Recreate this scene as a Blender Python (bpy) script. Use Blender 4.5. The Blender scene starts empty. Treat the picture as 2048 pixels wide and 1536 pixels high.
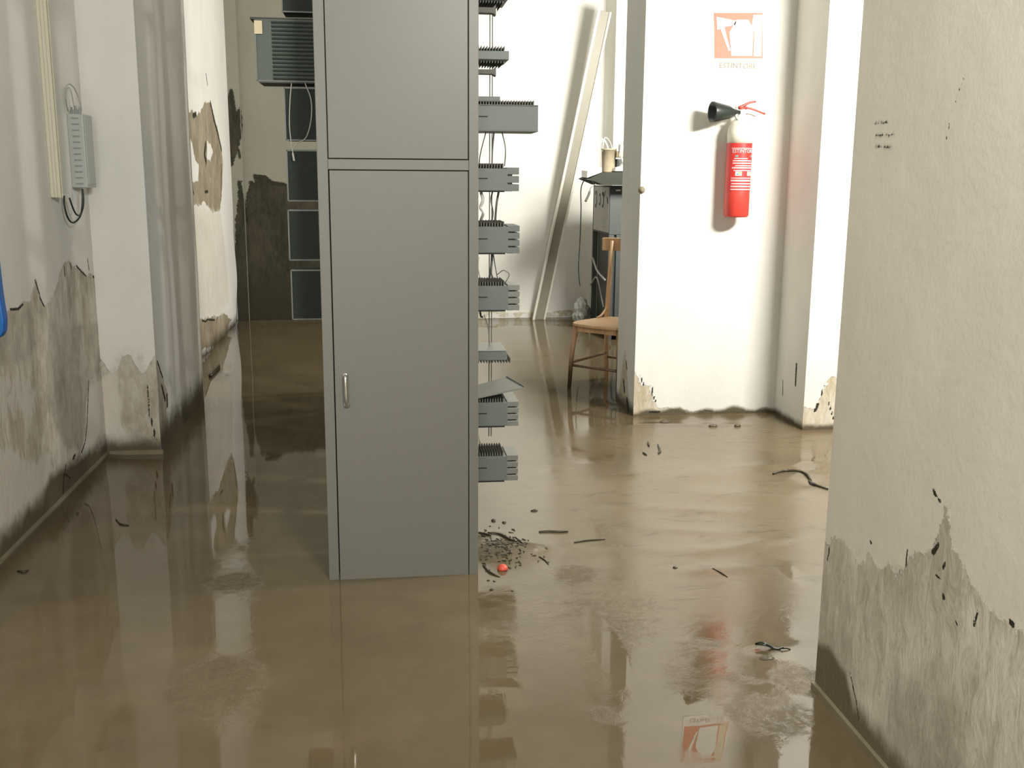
import bpy, math, random
import numpy as np
from mathutils import Vector, Matrix, noise as mnoise
random.seed(7)
SC = bpy.context.scene
COL = SC.collection
PI = math.pi

# ---------------------------------------------------------------- camera
FPX, TH, PS, RO, EYE = 2046.66, 0.199282, 0.125628, 0.0074415, 1.5
fw = Vector((math.sin(PS)*math.cos(TH), math.cos(PS)*math.cos(TH), -math.sin(TH)))
rt = Vector((math.cos(PS), -math.sin(PS), 0))
up = rt.cross(fw)
r2 = rt*math.cos(RO) + up*math.sin(RO)
u2 = up*math.cos(RO) - rt*math.sin(RO)
cd = bpy.data.cameras.new('camera'); cam = bpy.data.objects.new('camera', cd); COL.objects.link(cam)
cam.matrix_world = Matrix(((r2.x, u2.x, -fw.x, 0), (r2.y, u2.y, -fw.y, 0), (r2.z, u2.z, -fw.z, EYE), (0, 0, 0, 1)))
cd.sensor_width = 36; cd.lens = 36*FPX/2048; cd.clip_start = 0.05
SC.camera = cam

# ---------------------------------------------------------------- world, lights, exposure
SC.view_settings.view_transform = 'Standard'; SC.view_settings.look = 'None'
SC.view_settings.gamma = 1; SC.view_settings.use_curve_mapping = False
SC.view_settings.exposure = 0.0
w = bpy.data.worlds.new('world'); SC.world = w; w.use_nodes = True
w.node_tree.nodes['Background'].inputs[0].default_value = (.85, .92, 1, 1)
w.node_tree.nodes['Background'].inputs[1].default_value = 0.3
def area(name, loc, target, sx, sy, power, col=(1, 1, 1), spread=PI):
    l = bpy.data.lights.new(name, 'AREA'); l.shape = 'RECTANGLE'; l.size = sx; l.size_y = sy
    l.energy = power; l.color = col; l.spread = spread
    o = bpy.data.objects.new(name, l); COL.objects.link(o); o.location = loc
    d = Vector(target)-Vector(loc); o.rotation_euler = d.to_track_quat('-Z', 'Y').to_euler()
    return o
area('lamp_light_alcove', (3.0, 3.95, 2.55), (2.0, 6.3, 1.1), 0.7, 0.25, 170, (1, .97, .90))
area('lamp_light_far_room', (2.4, 7.75, 2.45), (0.8, 10.6, 1.9), 0.5, 0.5, 155, (1, .975, .91))
area('fill_light_behind', (-0.7, -2.3, 1.5), (0.5, 4, 1.1), 1.2, 2.2, 62, (.98, 1, .97))  # added fill from behind the camera; no door stands there
area('fill_light_left_wall', (1.0, 0.2, 2.8), (-1.5, 4.9, 1.2), 0.7, 0.5, 108, (1, .99, .95))  # added fill to brighten the left wall; no lamp hangs here

# ---------------------------------------------------------------- helpers
def P(px, py, X=None, Y=None, Z=None):
    d = r2*(px-1024) - u2*(py-768) + fw*FPX
    if X is not None: t = X/d.x
    elif Y is not None: t = Y/d.y
    else: t = (Z-EYE)/d.z
    return Vector((d.x*t, d.y*t, EYE+d.z*t))

class MB:
    def __init__(s): s.v = []; s.f = []
    def add(s, v, f):
        o = len(s.v); s.v += [tuple(a) for a in v]; s.f += [tuple(i+o for i in q) for q in f]; return s
    def box(s, a, b):
        x0, x1 = sorted((a[0], b[0])); y0, y1 = sorted((a[1], b[1])); z0, z1 = sorted((a[2], b[2]))
        return s.add([(x0,y0,z0),(x1,y0,z0),(x1,y1,z0),(x0,y1,z0),(x0,y0,z1),(x1,y0,z1),(x1,y1,z1),(x0,y1,z1)],
                     [(0,3,2,1),(4,5,6,7),(0,1,5,4),(1,2,6,5),(2,3,7,6),(3,0,4,7)])
    def obox(s, c, ax, ay, az):
        c = Vector(c); v = []
        for k in (-1, 1):
            for (i, j) in ((-1,-1),(1,-1),(1,1),(-1,1)): v.append(c+Vector(ax)*i+Vector(ay)*j+Vector(az)*k)
        return s.add(v, [(0,3,2,1),(4,5,6,7),(0,1,5,4),(1,2,6,5),(2,3,7,6),(3,0,4,7)])
    def prism(s, pts, ext):
        n = len(pts); ext = Vector(ext); p = [Vector(q) for q in pts]
        v = p+[q+ext for q in p]
        return s.add(v, [tuple(reversed(range(n))), tuple(range(n, 2*n))]+[(i, (i+1) % n, n+(i+1) % n, n+i) for i in range(n)])
    def tube(s, pts, r, seg=8):
        p = [Vector(q) for q in pts]; n = len(p); R = r if hasattr(r, '__len__') else [r]*n
        v = []; f = []; prev = None
        for i in range(n):
            t = (p[min(i+1, n-1)]-p[max(i-1, 0)]).normalized()
            if prev is None:
                a = t.orthogonal().normalized()
            else:
                a = (prev - t*prev.dot(t)); a = a.normalized() if a.length > 1e-6 else t.orthogonal().normalized()
            prev = a; b = t.cross(a)
            for k in range(seg):
                an = 2*PI*k/seg; v.append(p[i]+(a*math.cos(an)+b*math.sin(an))*R[i])
        for i in range(n-1):
            for k in range(seg):
                f.append((i*seg+k, i*seg+(k+1) % seg, (i+1)*seg+(k+1) % seg, (i+1)*seg+k))
        f.append(tuple(reversed(range(seg)))); f.append(tuple((n-1)*seg+k for k in range(seg)))
        return s.add(v, f)
    def lathe(s, prof, base, axis=(0, 0, 1), seg=32):
        ax = Vector(axis).normalized(); a = ax.orthogonal().normalized(); b = ax.cross(a); base = Vector(base)
        v = []; f = []; n = len(prof)
        for (r, h) in prof:
            for k in range(seg):
                an = 2*PI*k/seg; v.append(base+ax*h+(a*math.cos(an)+b*math.sin(an))*max(r, 1e-4))
        for i in range(n-1):
            for k in range(seg): f.append((i*seg+k, i*seg+(k+1) % seg, (i+1)*seg+(k+1) % seg, (i+1)*seg+k))
        f.append(tuple(reversed(range(seg)))); f.append(tuple((n-1)*seg+k for k in range(seg)))
        return s.add(v, f)
    def build(s, name, mat, parent=None, bevel=0, smooth=False, subsurf=0):
        me = bpy.data.meshes.new(name)
        off = Vector(parent['_o']) if parent is not None and '_o' in parent else Vector((0, 0, 0))
        me.from_pydata([tuple(Vector(q)-off) for q in s.v], [], s.f); me.update()
        o = bpy.data.objects.new(name, me); COL.objects.link(o); me.materials.append(mat)
        if parent is not None: o.parent = parent
        if smooth:
            for p in me.polygons: p.use_smooth = True
        import bmesh
        bm = bmesh.new(); bm.from_mesh(me); bmesh.ops.recalc_face_normals(bm, faces=bm.faces); bm.to_mesh(me); bm.free()
        if bevel:
            m = o.modifiers.new('bevel', 'BEVEL'); m.width = bevel; m.segments = 2; m.limit_method = 'ANGLE'; m.angle_limit = .6
        if subsurf:
            m = o.modifiers.new('sub', 'SUBSURF'); m.levels = subsurf; m.render_levels = subsurf
        if smooth:
            m = o.modifiers.new('norm', 'WEIGHTED_NORMAL') if bevel else None
        return o

def spline(pts, n=8):
    p = [Vector(q) for q in pts]; p = [p[0]*2-p[1]]+p+[p[-1]*2-p[-2]]; out = []
    for i in range(1, len(p)-2):
        for k in range(n):
            t = k/n
            out.append(.5*((2*p[i])+(p[i+1]-p[i-1])*t+(2*p[i-1]-5*p[i]+4*p[i+1]-p[i+2])*t*t+(3*p[i]-p[i-1]-3*p[i+1]+p[i+2])*t**3))
    out.append(p[-2]); return out

OFFS = {}
def thing(name, label, cat, loc=(0, 0, 0), group=None):
    o = bpy.data.objects.new(name, None); COL.objects.link(o); o.location = loc; o.empty_display_size = .1
    o['label'] = label; o['category'] = cat
    if group: o['group'] = group
    o['_o'] = tuple(loc)
    return o
def tag(o, label, cat, group=None, kind=None):
    o['label'] = label; o['category'] = cat
    if group: o['group'] = group
    if kind: o['kind'] = kind
    return o
def recenter(o, loc):
    loc = Vector(loc)
    for v in o.data.vertices: v.co -= loc
    o.location = loc; return o

# ---------------------------------------------------------------- materials
class N:
    """tiny node builder"""
    def __init__(s, name):
        s.m = bpy.data.materials.new(name); s.m.use_nodes = True; s.t = s.m.node_tree
        s.b = s.t.nodes['Principled BSDF']; s.g = s.t.nodes.new('ShaderNodeNewGeometry')
    def n(s, ty, **kw):
        o = s.t.nodes.new('ShaderNode'+ty)
        for k, v in kw.items(): setattr(o, k, v)
        return o
    def set(s, sock, v):
        if isinstance(v, bpy.types.NodeSocket): s.t.links.new(v, sock)
        elif isinstance(v, (tuple, list)) and len(v) == 3 and sock.type == 'RGBA': sock.default_value = (*v, 1)
        else: sock.default_value = v
    def math(s, op, a, b=0.0, c=None, clamp=False):
        o = s.n('Math', operation=op, use_clamp=clamp); s.set(o.inputs[0], a); s.set(o.inputs[1], b)
        if c is not None: s.set(o.inputs[2], c)
        return o.outputs[0]
    def mapr(s, x, a, b, c=0.0, d=1.0, smooth=True):
        o = s.n('MapRange'); o.interpolation_type = 'SMOOTHSTEP' if smooth else 'LINEAR'
        for i, v in enumerate((x, a, b, c, d)): s.set(o.inputs[i], v)
        return o.outputs[0]
    def mix(s, f, a, b):
        o = s.n('Mix', data_type='RGBA'); s.set(o.inputs[0], f); s.set(o.inputs[6], a); s.set(o.inputs[7], b); return o.outputs[2]
    def pos(s, scale=(1, 1, 1)):
        o = s.n('Mapping'); s.set(o.inputs[0], s.g.outputs['Position']); o.inputs[3].default_value = scale; return o.outputs[0]
    def noise(s, vec, scale, detail=4, rough=.6, dist=0.0):
        o = s.n('TexNoise'); s.set(o.inputs['Vector'], vec); o.inputs['Scale'].default_value = scale
        o.inputs['Detail'].default_value = detail; o.inputs['Roughness'].default_value = rough; o.inputs['Distortion'].default_value = dist
        return o.outputs[0]
    def attr(s, name):
        o = s.n('Attribute'); o.attribute_name = name; return o.outputs['Fac']
    def bump(s, h, strength=1.0, dist=.01, normal=None):
        o = s.n('Bump'); o.inputs['Strength'].default_value = strength; o.inputs['Distance'].default_value = dist
        s.set(o.inputs['Height'], h)
        if normal is not None: s.set(o.inputs['Normal'], normal)
        return o.outputs[0]
    def out(s, color=None, rough=None, normal=None, metal=None, ior=None, spec=None):
        if color is not None: s.set(s.b.inputs['Base Color'], color)
        if rough is not None: s.set(s.b.inputs['Roughness'], rough)
        if normal is not None: s.set(s.b.inputs['Normal'], normal)
        if metal is not None: s.set(s.b.inputs['Metallic'], metal)
        if ior is not None: s.set(s.b.inputs['IOR'], ior)
        if spec is not None: s.set(s.b.inputs['Specular IOR Level'], spec)
        return s.m

def flat(name, col, rough=.5, metal=0, var=.12, scale=30, bumpy=.0, spec=.5):
    k = N(name); nz = k.noise(k.pos(), scale, 3)
    c2 = tuple(min(1, c*(1-var)) for c in col); c1 = tuple(min(1, c*(1+var)) for c in col)
    nb = k.bump(nz, 1.0, bumpy) if bumpy else None
    return k.out(k.mix(nz, c2, c1), rough, nb, metal, spec=spec)

def plaster(name, paint=(.74, .72, .66), pl1=(.38, .33, .25), pl2=(.72, .67, .575), stainc=(.11, .09, .056), streak=.6):
    k = N(name)
    fine = k.noise(k.pos(), 55, 5, .7); mid = k.noise(k.pos(), 11, 5, .65); big = k.noise(k.pos((1, 1, streak)), 3.2, 4, .6)
    st = k.noise(k.pos((1, 1, .4)), 22, 5, .68, .6)
    edge = k.math('ADD', k.math('MULTIPLY', k.math('SUBTRACT', mid, .5), .09), k.math('MULTIPLY', k.math('SUBTRACT', fine, .5), .035))
    d = k.math('ADD', k.attr('peel'), edge)
    peel = k.mapr(d, -.004, .004)
    pc = k.mix(k.mapr(big, .3, .75), tuple(c*.93 for c in paint), paint)
    pc = k.mix(k.mapr(fine, .62, .8, 0, .18), pc, (.42, .38, .3))
    v = k.math('ADD', k.math('MULTIPLY', big, .55), k.math('MULTIPLY', st, .5))
    plc = k.mix(k.mapr(v, .36, .68), pl1, pl2)
    plc = k.mix(k.mapr(fine, .56, .76, 0, .5), plc, tuple(c*.5 for c in pl1))
    c = k.mix(peel, pc, plc)
    # pale, flaking or salt-white patches
    pale = k.mapr(k.math('ADD', k.attr('pale'), k.math('MULTIPLY', k.math('SUBTRACT', st, .5), 1.1)), .35, .65)
    c = k.mix(k.math('MULTIPLY', pale, .85), c, (.66, .61, .53))
    # mud and damp staining that climbs from the floor
    s0 = k.math('ADD', k.attr('stain'), k.math('MULTIPLY', k.math('SUBTRACT', mid, .5), .55))
    s0 = k.math('ADD', s0, k.math('MULTIPLY', k.math('SUBTRACT', st, .5), .35))
    c = k.mix(k.mapr(s0, .25, .95), c, stainc)
    cfine = k.noise(k.pos((1, 1, .6)), 150, 3, .7)
    cr = k.mapr(k.math('ADD', k.attr('crack'), k.math('MULTIPLY', k.math('SUBTRACT', cfine, .5), 1.5)), .42, .62)
    cr = k.math('MULTIPLY', cr, k.mapr(k.attr('crack'), .02, .2))
    c = k.mix(cr, c, (.03, .028, .018))
    h = k.math('ADD', k.math('MULTIPLY', peel, -.45), k.math('MULTIPLY', cr, -.8))
    h = k.math('ADD', h, k.math('MULTIPLY', k.math('MULTIPLY', peel, st), .5))
    h = k.math('ADD', h, k.math('MULTIPLY', mid, .22))
    h = k.math('ADD', h, k.math('MULTIPLY', fine, .07))
    nb = k.bump(h, .8, .012)
    return k.out(c, .8, nb, spec=.25)

M = {}
M['wall'] = plaster('wall_plaster_left', paint=(.80, .78, .72))
M['wallr'] = plaster('wall_plaster_right', paint=(.72, .68, .60), pl1=(.40, .36, .29), pl2=(.66, .61, .53), stainc=(.15, .125, .08))
M['wallw'] = plaster('wall_plaster_white', paint=(.80, .785, .73), pl1=(.45, .38, .25), pl2=(.72, .68, .58))
M['wallb'] = plaster('wall_plaster_back_shade', paint=(.26, .25, .20), pl1=(.022, .021, .012), pl2=(.06, .052, .033), stainc=(.035, .03, .018))  # back-left shade put into the paint; peeled plaster is dark and wet
M['wallf'] = plaster('wall_plaster_far_left', paint=(.80, .785, .74), pl1=(.21, .175, .115), pl2=(.40, .345, .255), stainc=(.06, .045, .025))
M['ceil'] = flat('ceiling_paint', (.7, .69, .65), .9, var=.03)
M['cab'] = flat('grey_enamel', (.160, .153, .131), .42, 0, .04, 60)
M['cabdark'] = flat('dark_gap', (.02, .022, .02), .8)
M['chrome'] = flat('worn_chrome', (.7, .69, .66), .22, 1, .05)
M['steel'] = flat('block_grey_metal', (.155, .17, .155), .5, .1, .08, 80)
M['steel2'] = flat('block_pale_metal', (.22, .225, .20), .4, .2, .08, 80)
M['comb'] = flat('comb_dark', (.12, .12, .10), .6)
M['slot'] = flat('slot_black', (.015, .016, .014), .7)
M['lpanel'] = flat('dark_green_panel', (.022, .030, .023), .55, 0, .3, 90, spec=.2)
M['lpanel2'] = flat('louvred_panel', (.10, .115, .10), .6, 0, .2, 60, spec=.3)
M['louv'] = flat('louvre_metal', (.055, .07, .06), .6, 0, .2, 60, spec=.3)
M['lrim'] = flat('panel_rim', (.14, .15, .13), .4)
M['tagp'] = flat('paper_tag', (.62, .53, .36), .8)
M['wire'] = flat('white_wire', (.42, .41, .36), .5)
M['wireg'] = flat('grey_wire', (.13, .13, .11), .5)
M['wireb'] = flat('black_cable', (.012, .02, .017), .4)
M['flange'] = flat('pale_flange', (.80, .77, .68), .5, 0, .05)
M['alu'] = flat('painted_channel', (.30, .28, .22), .5, 0, .08, 20)
M['cream'] = flat('cream_conduit', (.60, .56, .44), .5, 0, .05)
M['pbox'] = flat('grey_plastic_box', (.42, .44, .41), .4, 0, .05)
M['wood'] = None
M['black'] = flat('black_rubber', (.018, .024, .021), .35)
M['redm'] = flat('red_metal', (.62, .05, .035), .4)
M['creamm'] = flat('cream_enamel', (.74, .70, .58), .35, 0, .03)
M['redl'] = flat('red_label', (.62, .035, .03), .4, 0, .03)
M['greytxt'] = flat('label_print', (.62, .50, .50), .5, 0, .05)
M['white'] = flat('white_plastic', (.8, .79, .74), .5, 0, .03)
M['ink'] = flat('ink', (.05, .06, .055), .6)
M['yellow'] = flat('yellow_print', (.75, .6, .1), .5)
M['green'] = flat('green_print', (.12, .35, .3), .5)
M['signred'] = flat('washed_sign_red', (.64, .13, .07), .55, 0, .1)  # red kept paler to carry the overexposed wash
M['signglare'] = flat('overexposed_sign', (.70, .62, .42), .55, 0, .06)  # overexposure on the sign's right side put into the colour
M['blue'] = flat('blue_plastic', (.01, .12, .42), .4)
M['rackgrey'] = flat('rack_grey', (.25, .27, .26), .5, 0, .05)
M['hood'] = flat('dark_hood', (.030, .032, .024), .8, 0, .1, spec=.2)
M['rkgrey'] = flat('equipment_grey', (.085, .092, .088), .7, 0, .05, spec=.2)
M['paper'] = flat('grey_white_paper', (.36, .36, .33), .7, 0, .05)
M['rackdark'] = flat('rack_dark', (.03, .035, .03), .6)
M['dirtybeige'] = flat('dirty_beige', (.26, .22, .145), .7, 0, .2, 12)
M['film'] = flat('clear_film', (.30, .31, .28), .25, 0, .3, 20)
M['twig'] = flat('wet_twig', (.035, .028, .016), .3, 0, .4, 60)
M['leaf'] = flat('wet_leaf', (.012, .014, .008), .3, 0, .4, 60)
M['lump'] = flat('mud_lump', (.10, .08, .05), .4, 0, .3, 40, .006)
M['caporange'] = flat('red_cap', (.62, .09, .05), .4)

k = N('chair_wood')
g = k.noise(k.pos((1, 1, .15)), 30, 4, .6, 1.5)
M['wood'] = k.out(k.mix(k.mapr(g, .3, .7), (.50, .30, .15), (.64, .41, .22)), .38)
k = N('chair_wood_wet')
g = k.noise(k.pos((1, 1, .15)), 30, 4, .6, 1.5)
zz = k.n('SeparateXYZ'); k.set(zz.inputs[0], k.g.outputs['Position'])
wet = k.mapr(k.math('ADD', zz.outputs[2], k.math('MULTIPLY', g, .2)), .18, .46)
M['woodleg'] = k.out(k.mix(wet, (.06, .04, .02), k.mix(g, (.34, .20, .10), (.46, .28, .15))), .4)

# mud: flood silt with a skin of water
k = N('wet_mud')
b1 = k.noise(k.pos(), .9, 4, .6); b2 = k.noise(k.pos(), 5, 5, .6); b3 = k.noise(k.pos(), 34, 5, .7); b4 = k.noise(k.pos((1, 1.5, 1)), 14, 5, .65, .8)
rough_f = k.attr('rough')
col = k.mix(k.mapr(b1, .35, .65), (.110, .082, .044), (.150, .115, .066))
col = k.mix(k.mapr(b2, .3, .7, 0, .5), col, (.10, .076, .041))
col = k.mix(k.mapr(b3, .55, .8, 0, .35), col, (.07, .053, .03))
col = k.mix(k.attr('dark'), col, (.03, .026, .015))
patch = k.math('MULTIPLY', k.mapr(k.math('ADD', k.math('MULTIPLY', b4, .6), k.math('MULTIPLY', rough_f, .45)), .42, .56), k.mapr(rough_f, .22, .5))
patch = k.math('MAXIMUM', patch, k.mapr(b2, .60, .75, 0, .16))
h = k.math('ADD', k.math('MULTIPLY', k.math('MULTIPLY', k.math('SUBTRACT', b3, .5), patch), .7), k.math('MULTIPLY', k.math('MULTIPLY', k.math('SUBTRACT', b4, .5), k.math('ADD', rough_f, .015)), .5))
h = k.math('ADD', h, k.math('MULTIPLY', b2, .012))
h = k.math('ADD', h, k.math('MULTIPLY', k.math('MULTIPLY', k.math('SUBTRACT', b4, .5), k.attr('matte')), .10))
wet = k.mapr(k.math('ADD', k.attr('wet'), k.math('MULTIPLY', k.math('SUBTRACT', b4, .5), .7)), .42, .5)
h = k.math('MULTIPLY', h, k.math('SUBTRACT', 1.0, k.math('MULTIPLY', wet, .93)))
nb = k.bump(h, .55, .012)
mt = k.math('MULTIPLY', k.attr('matte'), k.mapr(k.math('ADD', b2, k.math('MULTIPLY', k.attr('matte'), .5)), .5, .8))
rg = k.math('ADD', k.math('ADD', .024, k.math('MULTIPLY', k.math('MULTIPLY', patch, k.mapr(b3, .44, .52)), .42)), k.math('MULTIPLY', mt, .24))
rg = k.math('MULTIPLY', rg, k.math('SUBTRACT', 1.0, k.math('MULTIPLY', wet, .75)))
col = k.mix(k.math('MULTIPLY', mt, .5), col, (.20, .155, .092))
sm = k.noise(k.pos((1, 2.4, 1)), 5.5, 5, .65, .5)
col = k.mix(k.math('MULTIPLY', k.mapr(sm, .52, .70), k.math('ADD', .2, k.math('MULTIPLY', mt, .5))), col, (.085, .066, .038))
spk = k.mapr(k.noise(k.pos((1, 1.6, 1)), 60, 3, .6), .70, .76)
col = k.mix(k.math('MULTIPLY', spk, k.math('ADD', .15, k.math('MULTIPLY', mt, .6))), col, (.035, .027, .015))
M['mud'] = k.out(col, rg, nb, ior=1.5)

# ---------------------------------------------------------------- wall grids with peel / stain / crack fields
def seg_dist(U, Z, pts):
    best = np.full(U.shape, 1e9)
    for (a, b) in zip(pts[:-1], pts[1:]):
        ax, az = a[:2]; bx, bz = b[:2]; dx, dz = bx-ax, bz-az; L = dx*dx+dz*dz+1e-12
        t = np.clip(((U-ax)*dx+(Z-az)*dz)/L, 0, 1)
        best = np.minimum(best, np.hypot(U-ax-t*dx, Z-az-t*dz))
    return best
def poly_sd(U, Z, pts):
    d = seg_dist(U, Z, pts+[pts[0]]); ins = np.zeros(U.shape, bool); n = len(pts)
    for i in range(n):
        x1, y1 = pts[i]; x2, y2 = pts[(i+1) % n]
        c = ((y1 > Z) != (y2 > Z)); xi = (x2-x1)*(Z-y1)/((y2-y1) if abs(y2-y1) > 1e-9 else 1e-9)+x1
        ins ^= (c & (U < xi))
    return np.where(ins, d, -d)
FIELDS = ('peel', 'stain', 'crack', 'pale')
class Wall:
    def __init__(s): s.V = []; s.F = []; s.A = {k: [] for k in FIELDS}; s.n = 0
    def grid(s, axis, c, u0, u1, z0, z1, res, fields=None, disp=None, flip=False):
        nu = max(2, int((u1-u0)/res)+1); nz = max(2, int((z1-z0)/res)+1)
        U, Z = np.meshgrid(np.linspace(u0, u1, nu), np.linspace(z0, z1, nz))
        D = disp(U, Z) if disp is not None else np.zeros_like(U)
        V = np.stack([np.full_like(U, c)+D, U, Z] if axis == 'X' else [U, np.full_like(U, c)+D, Z], -1).reshape(-1, 3)
        i = np.arange(nz*nu).reshape(nz, nu)
        F = np.stack([i[:-1, :-1], i[:-1, 1:], i[1:, 1:], i[1:, :-1]], -1).reshape(-1, 4)
        if flip: F = F[:, ::-1]
        r = fields(U, Z) if fields else {}
        for kx in FIELDS: s.A[kx].append(np.asarray(r.get(kx, np.full(U.shape, -.3 if kx == 'peel' else 0.0))).reshape(-1))
        s.V.append(V); s.F.append(F+s.n); s.n += len(V)
    def quad(s, p):
        s.V.append(np.array(p, float)); s.F.append(np.array([[0, 1, 2, 3]])+s.n); s.n += 4
        for kx in FIELDS: s.A[kx].append(np.full(4, -.3 if kx == 'peel' else 0.0))
    def box(s, a, b):
        x0, x1 = sorted((a[0], b[0])); y0, y1 = sorted((a[1], b[1])); z0, z1 = sorted((a[2], b[2]))
        c = [(x0,y0,z0),(x1,y0,z0),(x1,y1,z0),(x0,y1,z0),(x0,y0,z1),(x1,y0,z1),(x1,y1,z1),(x0,y1,z1)]
        for f in ((0,3,2,1),(4,5,6,7),(0,1,5,4),(1,2,6,5),(2,3,7,6),(3,0,4,7)): s.quad([c[i] for i in f])
    def build(s, name, mat):
        V = np.concatenate(s.V); F = np.concatenate(s.F).astype(np.int32)
        me = bpy.data.meshes.new(name); me.vertices.add(len(V)); me.vertices.foreach_set('co', V.astype(np.float32).ravel())
        me.loops.add(F.size); me.loops.foreach_set('vertex_index', F.ravel())
        me.polygons.add(len(F)); me.polygons.foreach_set('loop_start', np.arange(0, F.size, 4, dtype=np.int32))
        me.update(calc_edges=True); me.validate()
        for kx in FIELDS:
            a = me.attributes.new(kx, 'FLOAT', 'POINT'); a.data.foreach_set('value', np.concatenate(s.A[kx]).astype(np.float32))
        me.materials.append(mat); o = bpy.data.objects.new(name, me); COL.objects.link(o); o['kind'] = 'structure'
        return o

H = 4.6
XL, XPL, YP0, YP1 = -1.51, -1.225, 5.62, 7.01
YB = 10.9
def pix(axis, c, pts):
    out = []
    for (x, y) in pts:
        q = P(x, y, X=c) if axis == 'X' else P(x, y, Y=c)
        out.append((q.y if axis == 'X' else q.x, q.z))
    return out
def cracks(U, Z, axis, c, lines, w):
    r = np.zeros_like(U)
    for ln in lines:
        wd = w
        if isinstance(ln, tuple): ln, wd = ln
        d = seg_dist(U, Z, pix(axis, c, ln)); r = np.maximum(r, np.clip(1-d/(2*wd), 0, 1))
    return r

# --- left wall
def f_left(U, Z):
    pk = pix('X', XL, [(-60, 612), (0, 617), (34, 618), (48, 606), (60, 600), (64, 578), (72, 560), (77, 585), (88, 612), (100, 606), (108, 588), (116, 560), (123, 535),
                        (130, 522), (141, 526), (158, 538), (172, 550), (188, 552), (196, 580), (200, 640), (206, 690), (198, 735), (180, 760), (174, 820), (168, 880), (158, 915), (140, 960), (60, 1090), (-60, 1200)])
    peel = np.clip(poly_sd(U, Z, pk), -.3, .3)
    # the top edge of the flaked area also runs on towards the camera
    peel = np.where(U < 4.0, np.maximum(peel, np.clip(1.02-Z+.06*np.sin(U*9), -.3, .3)), peel)
    stain = np.clip(1.25-Z/.16, 0, 1.3)
    s2 = poly_sd(U, Z, pix('X', XL, [(95, 640), (140, 650), (205, 640), (205, 760), (178, 780), (165, 900), (130, 900), (95, 820)]))
    stain = np.maximum(stain, np.clip(.35+s2/.18, 0, .45))
    s3 = poly_sd(U, Z, pix('X', XL, [(-60, 620), (40, 620), (80, 600), (95, 660), (60, 720), (-60, 760)]))
    stain = np.maximum(stain, np.clip(.32+s3/.2, 0, .42))
    s4 = poly_sd(U, Z, pix('X', XL, [(60, 1120), (40, 1060), (58, 1018), (78, 1035), (100, 960), (190, 900), (215, 930), (110, 1020)]))
    stain = np.maximum(stain, np.clip(.8+s4/.1, 0, 1.2))
    pale = poly_sd(U, Z, pix('X', XL, [(-60, 860), (20, 900), (70, 930), (100, 905), (110, 950), (60, 1010), (0, 1060), (-60, 1080)]))
    pale2 = poly_sd(U, Z, pix('X', XL, [(178, 765), (196, 740), (225, 750), (240, 820), (244, 880), (215, 900), (180, 905), (172, 860)]))
    pale3 = poly_sd(U, Z, pix('X', XL, [(-60, 700), (60, 720), (90, 780), (70, 860), (-60, 880)]))
    pa = np.clip(np.maximum(np.maximum(.55+pale/.15, .8+pale2/.08), .25+pale3/.3), 0, 1)
    pa = np.where(pale3 > pale, np.minimum(pa, .6), pa)
    cr = cracks(U, Z, 'X', XL, [[(70, 560), (78, 585), (80, 596), (88, 612)], [(20, 619), (36, 618), (46, 608)], [(128, 533), (130, 552)], [(140, 525), (143, 538)],
        [(153, 532), (160, 540), (172, 552)], [(175, 518), (178, 540)], [(186, 553), (192, 556), (196, 590), (198, 640)], [(198, 650), (203, 672), (207, 685)],
        [(177, 762), (176, 800), (174, 850), (170, 885), (163, 905)], ([(150, 910), (146, 918)], .008), [(132, 930), (130, 948), (140, 955)], ([(128, 950), (126, 985)], .008)], .0055)
    return dict(peel=peel, stain=stain, crack=cr, pale=pa)
def f_pil_front(U, Z):
    stain = np.clip(1.2-Z/.14, 0, 1.2)
    s2 = poly_sd(U, Z, pix('Y', YP0, [(225, 690), (285, 690), (300, 780), (290, 870), (240, 870)]))
    stain = np.maximum(stain, np.clip(.3+s2/.2, 0, .40))
    pale = poly_sd(U, Z, pix('Y', YP0, [(205, 770), (228, 740), (235, 820), (245, 885), (212, 898)]))
    return dict(stain=stain, peel=np.clip(.50-Z+.05*np.sin(U*40), -.3, .3), pale=np.clip(.7+pale/.06, 0, 1), crack=cracks(U, Z, 'Y', YP0, [[(296, 770), (300, 830), (312, 880)]], .004))
def f_pil_side(U, Z):
    stain = np.clip(1.25-Z/.24, 0, 1.2)
    peel = np.clip(poly_sd(U, Z, pix('X', XPL, [(314, 725), (324, 762), (332, 800), (330, 830), (345, 870), (330, 900), (318, 908), (318, 800)])), -.3, .3)
    cr = cracks(U, Z, 'X', XPL, [[(315, 722), (323, 756)], ([(322, 772), (327, 800)], .010), ([(329, 790), (331, 812)], .012), [(408, 740), (410, 790)]], .007)
    return dict(stain=stain, peel=peel, crack=cr)
def d_pil_side(U, Z):
    t = (U-YP0)/(YP1-YP0)
    prof = .020*np.exp(-((t-.16)/.09)**2) - .012*np.exp(-((t-.62)/.12)**2) + .010*np.exp(-((t-.85)/.08)**2)
    return prof*np.clip((Z-.0)/.3, 0, 1)*np.clip(t/.05, 0, 1)*np.clip((1-t)/.05, 0, 1)+.003*np.sin(Z*4+U*6)
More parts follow.
